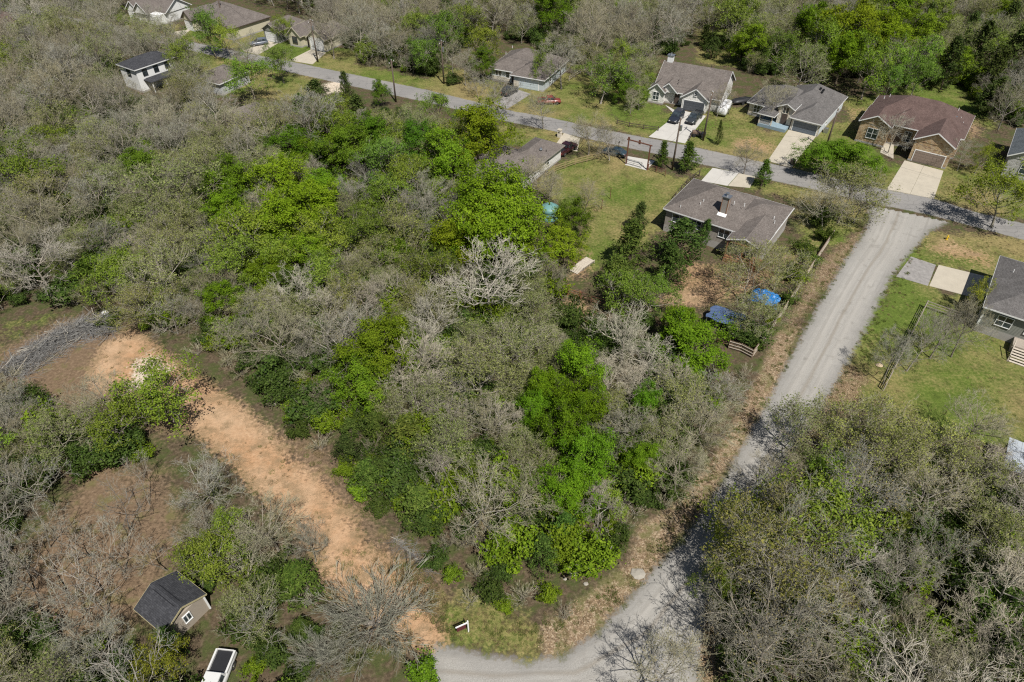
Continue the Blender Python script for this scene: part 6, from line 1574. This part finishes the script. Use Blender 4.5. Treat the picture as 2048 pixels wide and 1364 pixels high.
# places of the photograph that stay in sight: pixel, radius, distance
SIGHT = HERO + [(x, y, r, G(x, y)[1]) for x, y, r in ((340,1215,62),(1099,425,22),(290,135,62),(440,155,36),(1050,330,52),(1090,350,40),(1163,535,24),(1147,582,24),(1140,625,42),
    (1532,590,22),(1453,631,30),(937,1255,20),(434,1325,44),(2035,945,22),(1450,210,30),(1098,207,22),(1020,187,18),(1130,303,16),(970,1060,30),(420,70,60),(560,70,40),(620,80,40),(1320,650,30),(290,740,60),(110,690,80),(420,830,60),(560,960,60))]
SIGHT += [(434, 1335, 46, G(434, 1335)[1] + 6), (330, 1215, 50, G(330, 1215)[1] + 5)]
SG = np.array(SIGHT)
def hides(x, y, r, h):
    for f in (.35, .62, .9):
        cx, cy = proj(x, y, h * f); rp = r * pxm((x, y, h * f)) * (.8 if f < .9 else .5)
        if ((np.hypot(SG[:, 0] - cx, SG[:, 1] - cy) < SG[:, 2] * .9 + rp * .74) & (y < SG[:, 3] - .5)).any(): return True
    return False
nprng = np.random.default_rng(11)
# what a scattered tree can be named by: the nearest thing that is easy to find
MARKS = [(n, G(*q)) for n, q in (('teal water tank', (1099, 436)), ('plank footbridge', (1163, 536)), ('small timber gate', (1147, 595)), ('grey brush pile', (120, 690)), ('charcoal-roofed shed', (340, 1250)), ('white pickup under the trees', (434, 1372)),
    ('white carport', (2040, 955)), ('white two-storey house', (290, 165)), ('small light grey house', (440, 185)), ('brown cabin', (480, 255)), ('broad domed green oak', (992, 540)), ('big pale bare oak', (975, 690)), ('feathery olive cedar', (815, 930)),
    ('huge fan of bare stems', (745, 1290)), ('tallest green oak', (955, 385)), ('dense mid-green oak twins', (735, 790)), ('brightest yellow-green oak', (570, 520)), ('loose bright green elm', (330, 870)), ('picket fence corner', (1503, 716)), ('rail fence end', (1766, 781)),
    ('bare pole in the thicket', (792, 204)), ('transformer pole on the verge', (888, 168)), ('limestone boulders', (1160, 1150)), ('feet of the vivid oak row', (1150, 1010)), ('slate-roofed stone house', (2010, 300)), ('long-roofed white walled house', (1000, 390)), ('pale blue house', (1040, 110)), ('white house in the far woods', (1960, 30)))]
def where(x, y, phrase):
    d, n = min((math.hypot(x - q.x, y - q.y), n) for n, q in MARKS)
    return 'close beside the ' + n if d < 8 else 'within reach of the ' + n if d < 13 else phrase
FARW = []                                       # far-off trees that read as one mass
for phrase, px, mixk, rmean in REG:
    poly = np.array(gpoly(px))
    lo, hi = poly.min(0), poly.max(0)
    C = nprng.uniform(lo, hi, (5000, 2))
    C = C[sdf(C, poly) < 0]
    C = C[free(C, 1.2)]
    kinds = list(mixk); pw_ = np.array([mixk[k] for k in kinds])
    cnt = 0
    for x, y in C:
        if y > 300: continue
        r = float(np.clip(nprng.normal(rmean, .75), 2.0, 5.6))
        near = np.array(TREES); d = np.hypot(near[:, 0] - x, near[:, 1] - y)
        if (d < (near[:, 2] + r) * (0.66 if 'sage' in phrase else 0.59)).any(): continue
        k = str(nprng.choice(kinds, p=pw_ / pw_.sum()))
        if k == 'cedar': r *= .72
        if k == 'slender': r *= .62
        if hides(x, y, r, r * 2): continue
        if (x * x + y * y) ** .5 > 172:
            FARW.append((k, x, y, r)); TREES.append((x, y, r)); continue
        nm, cat, ph = KIND[k]
        h = {'bare': 2.1, 'olive': 2.0, 'pale': 2.2, 'airy': 2.0, 'green': 2.05, 'cedar': 2.0, 'slender': 3.2}[k] * r * nprng.uniform(.88, 1.12)
        t = {'airy': (1.0, 1.06, .82), 'green': (.85, .92, .85), 'cedar': (1.15, 1.2, .95)}.get(k)
        sz = 'small ' if r < rmean * (.82 if k not in ('cedar', 'slender') else .6) else 'large ' if r > rmean * (1.18 if k not in ('cedar', 'slender') else .85) else ''
        lb = sz + ph + ' ' + where(x, y, phrase)
        plant(k, x, y, r, min(h, 12), lb, lb, t); cnt += 1
    print('REGION', phrase, cnt)
print('far', len(FARW), 'trees', len(TREES))

# ------------------------------------------------------------------ uncountable growth: instanced by geometry nodes
def scatter(name, pts, protos, label, cat):
    """pts: (x, y, z, rotz, scale, index)"""
    A = np.array(pts, float)
    col = bpy.data.collections.new(name + '_kinds')
    for i, m in enumerate(protos):
        o = bpy.data.objects.new('%s_%02d' % (name, i), m); col.objects.link(o)
    me = bpy.data.meshes.new(name)
    me.vertices.add(len(A)); me.vertices.foreach_set('co', A[:, :3].astype(np.float32).ravel())
    r = me.attributes.new('rot', 'FLOAT_VECTOR', 'POINT'); R = np.zeros((len(A), 3), np.float32); R[:, 2] = A[:, 3]; r.data.foreach_set('vector', R.ravel())
    s = me.attributes.new('scl', 'FLOAT', 'POINT'); s.data.foreach_set('value', A[:, 4].astype(np.float32))
    ix = me.attributes.new('idx', 'INT', 'POINT'); ix.data.foreach_set('value', A[:, 5].astype(np.int32))
    me.update()
    ob = bpy.data.objects.new(name, me); COL.objects.link(ob); tag(ob, label, cat, None, 'stuff')
    ng = bpy.data.node_groups.new(name, 'GeometryNodeTree')
    ng.interface.new_socket('Geometry', in_out='INPUT', socket_type='NodeSocketGeometry'); ng.interface.new_socket('Geometry', in_out='OUTPUT', socket_type='NodeSocketGeometry')
    gi = ng.nodes.new('NodeGroupInput'); go = ng.nodes.new('NodeGroupOutput')
    ci = ng.nodes.new('GeometryNodeCollectionInfo'); ci.inputs['Collection'].default_value = col; ci.inputs['Separate Children'].default_value = True; ci.inputs['Reset Children'].default_value = True
    ip = ng.nodes.new('GeometryNodeInstanceOnPoints'); ip.inputs['Pick Instance'].default_value = True
    def attr(n, t):
        a = ng.nodes.new('GeometryNodeInputNamedAttribute'); a.data_type = t; a.inputs['Name'].default_value = n; return a.outputs[0]
    L = ng.links
    L.new(gi.outputs[0], ip.inputs['Points']); L.new(ci.outputs[0], ip.inputs['Instance'])
    L.new(attr('idx', 'INT'), ip.inputs['Instance Index']); L.new(attr('rot', 'FLOAT_VECTOR'), ip.inputs['Rotation']); L.new(attr('scl', 'FLOAT'), ip.inputs['Scale'])
    L.new(ip.outputs[0], go.inputs[0])
    md = ob.modifiers.new('scatter', 'NODES'); md.node_group = ng
    return ob

def joined(tm, cm, name):                       # trunk and crown of a prototype in one mesh
    def arr(me):
        v = np.empty(len(me.vertices) * 3, np.float32); me.vertices.foreach_get('co', v)
        q = np.empty(len(me.loops), np.int32); me.loops.foreach_get('vertex_index', q)
        mi = np.empty(len(me.polygons), np.int32); me.polygons.foreach_get('material_index', mi)
        t = np.full(len(me.polygons), .5, np.float32)
        if 'tint' in me.attributes: me.attributes['tint'].data.foreach_get('value', t)
        return v.reshape(-1, 3), q.reshape(-1, 4), mi, t
    v1, q1, m1, t1 = arr(tm); v2, q2, m2, t2 = arr(cm)
    me = quad_mesh(name, np.concatenate([v1, v2]), np.concatenate([q1, q2 + len(v1)]), np.concatenate([m1, m2 + 1]), np.concatenate([t1, t2]))
    me.materials.append(tm.materials[0])
    for m in cm.materials: me.materials.append(m)
    return me
order = ['bare', 'olive', 'pale', 'airy', 'cedar', 'green', 'slender']
fp, first = [], {}
for k in order:
    first[k] = len(fp)
    for tm, cm, R0, H0 in PROTO[k][:3]: fp.append(joined(tm, cm, 'far_' + k))
pts = []
for k, x, y, r in FARW:
    j = int(nprng.integers(0, min(3, len(PROTO[k]))))
    pts.append((x, y, 0, nprng.uniform(0, 6.28), r / PROTO[k][j][2], first[k] + j))
scatter('far_woodland', pts, fp, 'far grey-green woodland beyond the houses', 'woodland')

up_, ufirst = [], {}
for k in ('brush', 'bush', 'vividbush'):
    ufirst[k] = len(up_)
    for tm, cm, R0, H0 in PROTO[k]: up_.append(joined(tm, cm, 'under_' + k))
pts = []
for phrase, px, mixk, rmean in REG[:8]:
    poly = np.array(gpoly(px)); lo, hi = poly.min(0), poly.max(0)
    n = int((hi - lo).prod() * .30)
    C = nprng.uniform(lo, hi, (n, 2)); C = C[sdf(C, poly) < 0]; C = C[free(C, .6)]
    C = C[(np.hypot(C[:, 0], C[:, 1]) < 190)]
    clr = np.zeros(len(C), bool)
    for z in ZONES['clear'][:2]: clr |= sdf(C, z) < -1
    for (x, y), cc in zip(C, clr):
        if cc and nprng.random() < .85: continue
        k = str(nprng.choice(['brush', 'bush', 'vividbush'], p=[.32, .54, .14]))
        j = int(nprng.integers(0, len(PROTO[k])))
        pts.append((x, y, 0, nprng.uniform(0, 6.28), float(np.clip(nprng.lognormal(-.25, .42), .3, 1.6)), ufirst[k] + j))
print('undergrowth', len(pts))
scatter('undergrowth', pts, up_, 'tangled low undergrowth beneath the trees', 'undergrowth')

# grass tufts and weeds along verges, track edges and the clearing; leaves strewn on the bank
def tuft(seed, n, r, h, mat, w=.02):
    rnd = np.random.default_rng(seed); V = []; Q = []
    for i in range(n):
        a, d = rnd.uniform(0, 6.28), r * math.sqrt(rnd.random()); x, y = d * math.cos(a), d * math.sin(a)
        b = rnd.uniform(0, 6.28); lx, ly = math.cos(b) * w, math.sin(b) * w; hh = h * rnd.uniform(.4, 1.2); tx, ty = rnd.normal(0, h * .45, 2)
        k = len(V); V += [(x - lx, y - ly, 0), (x + lx, y + ly, 0), (x + lx * .3 + tx, y + ly * .3 + ty, hh), (x - lx * .3 + tx, y - ly * .3 + ty, hh)]; Q.append((k, k + 1, k + 2, k + 3))
    me = quad_mesh('tuft', np.array(V), np.array(Q), None, rnd.uniform(0, 1, n)); me.materials.append(mat); return me
GRASS_G = m_leaf('grass_green', (.08, .115, .022), (.18, .21, .06)); GRASS_D = m_leaf('grass_dry', (.17, .13, .06), (.33, .26, .14)); FALLEN = m_leaf('fallen_leaf', (.18, .115, .06), (.46, .35, .23), .1)
tf = [tuft(1, 60, .38, .22, GRASS_G), tuft(2, 44, .3, .3, GRASS_G), tuft(3, 44, .4, .22, GRASS_D), tuft(4, 26, .22, .35, GRASS_D)]
pts = []
def strew(polys, n, idx, smin, smax, m=-.2, avoid=True):
    for poly in polys:
        poly = np.array(poly); lo, hi = poly.min(0), poly.max(0); C = nprng.uniform(lo, hi, (n, 2)); C = C[sdf(C, poly) < m]
        if avoid:
            for k in KEEPN: C = C[sdf(C, k) > .1]
        for x, y in C: pts.append((x, y, 0, nprng.uniform(0, 6.28), nprng.uniform(smin, smax), int(nprng.choice(idx))))
strew(ZONES['lawn'], 260, [0, 2, 2, 3], .25, .6); strew(ZONES['clear'], 500, [0, 2, 2, 3], .5, 1.2); strew(ZONES['dirt'][:2], 420, [2, 3, 3, 0], .35, 1.0, .8, False)
for cl, off, n in ((GRAVEL_CL, 4.0, 900), (GRAVEL_CL, -4.0, 900)):          # shaggy verge
    for i in range(n):
        a, b = [np.array(q) for q in (lambda j: (cl[j], cl[j + 1]))(int(nprng.integers(0, len(cl) - 1)))]
        d = (b - a) / np.linalg.norm(b - a); p = a + (b - a) * nprng.random() + np.array([-d[1], d[0]]) * (off + nprng.normal(0, .8) * 1)
        if sdf(p[None], GRAVEL)[0] > -.25 and nprng.random() < .8: pts.append((p[0], p[1], 0, nprng.uniform(0, 6.28), nprng.uniform(.3, .9), int(nprng.choice([0, 1, 2, 3]))))
scatter('grass_tufts', pts, tf, 'loose grass tufts and weeds on open ground', 'grass')
def litterpatch(seed, n=46, r=.6):
    rnd = np.random.default_rng(seed); a = rnd.uniform(0, 6.28, n); d = r * np.sqrt(rnd.random(n)); c = np.stack([d * np.cos(a), d * np.sin(a), rnd.uniform(.015, .05, n)], 1)
    nv = np.stack([rnd.normal(0, .45, n), rnd.normal(0, .45, n), np.ones(n)], 1); nv /= np.linalg.norm(nv, axis=1, keepdims=True)
    x = np.cross(nv, rnd.normal(0, 1, (n, 3))); x /= np.linalg.norm(x, axis=1, keepdims=True); y = np.cross(nv, x); s = rnd.uniform(.025, .06, (n, 1))
    V = np.stack([c - x * s, c - y * s * .7, c + x * s, c + y * s * .7], 1).reshape(-1, 3)
    me = quad_mesh('leafpatch', V, np.arange(n * 4).reshape(-1, 4), None, rnd.uniform(0, 1, n)); me.materials.append(FALLEN); return me
pts = []
strew(ZONES['litter'], 1500, [0, 1, 2], .7, 1.3, -.1, False)
pts = [q for q in pts if sdf(np.array([[q[0], q[1]]]), GRAVEL)[0] > .2]
scatter('fallen_leaves', pts, [litterpatch(i) for i in range(3)], 'tan fallen leaves strewn along the gravel road bank', 'leaves')
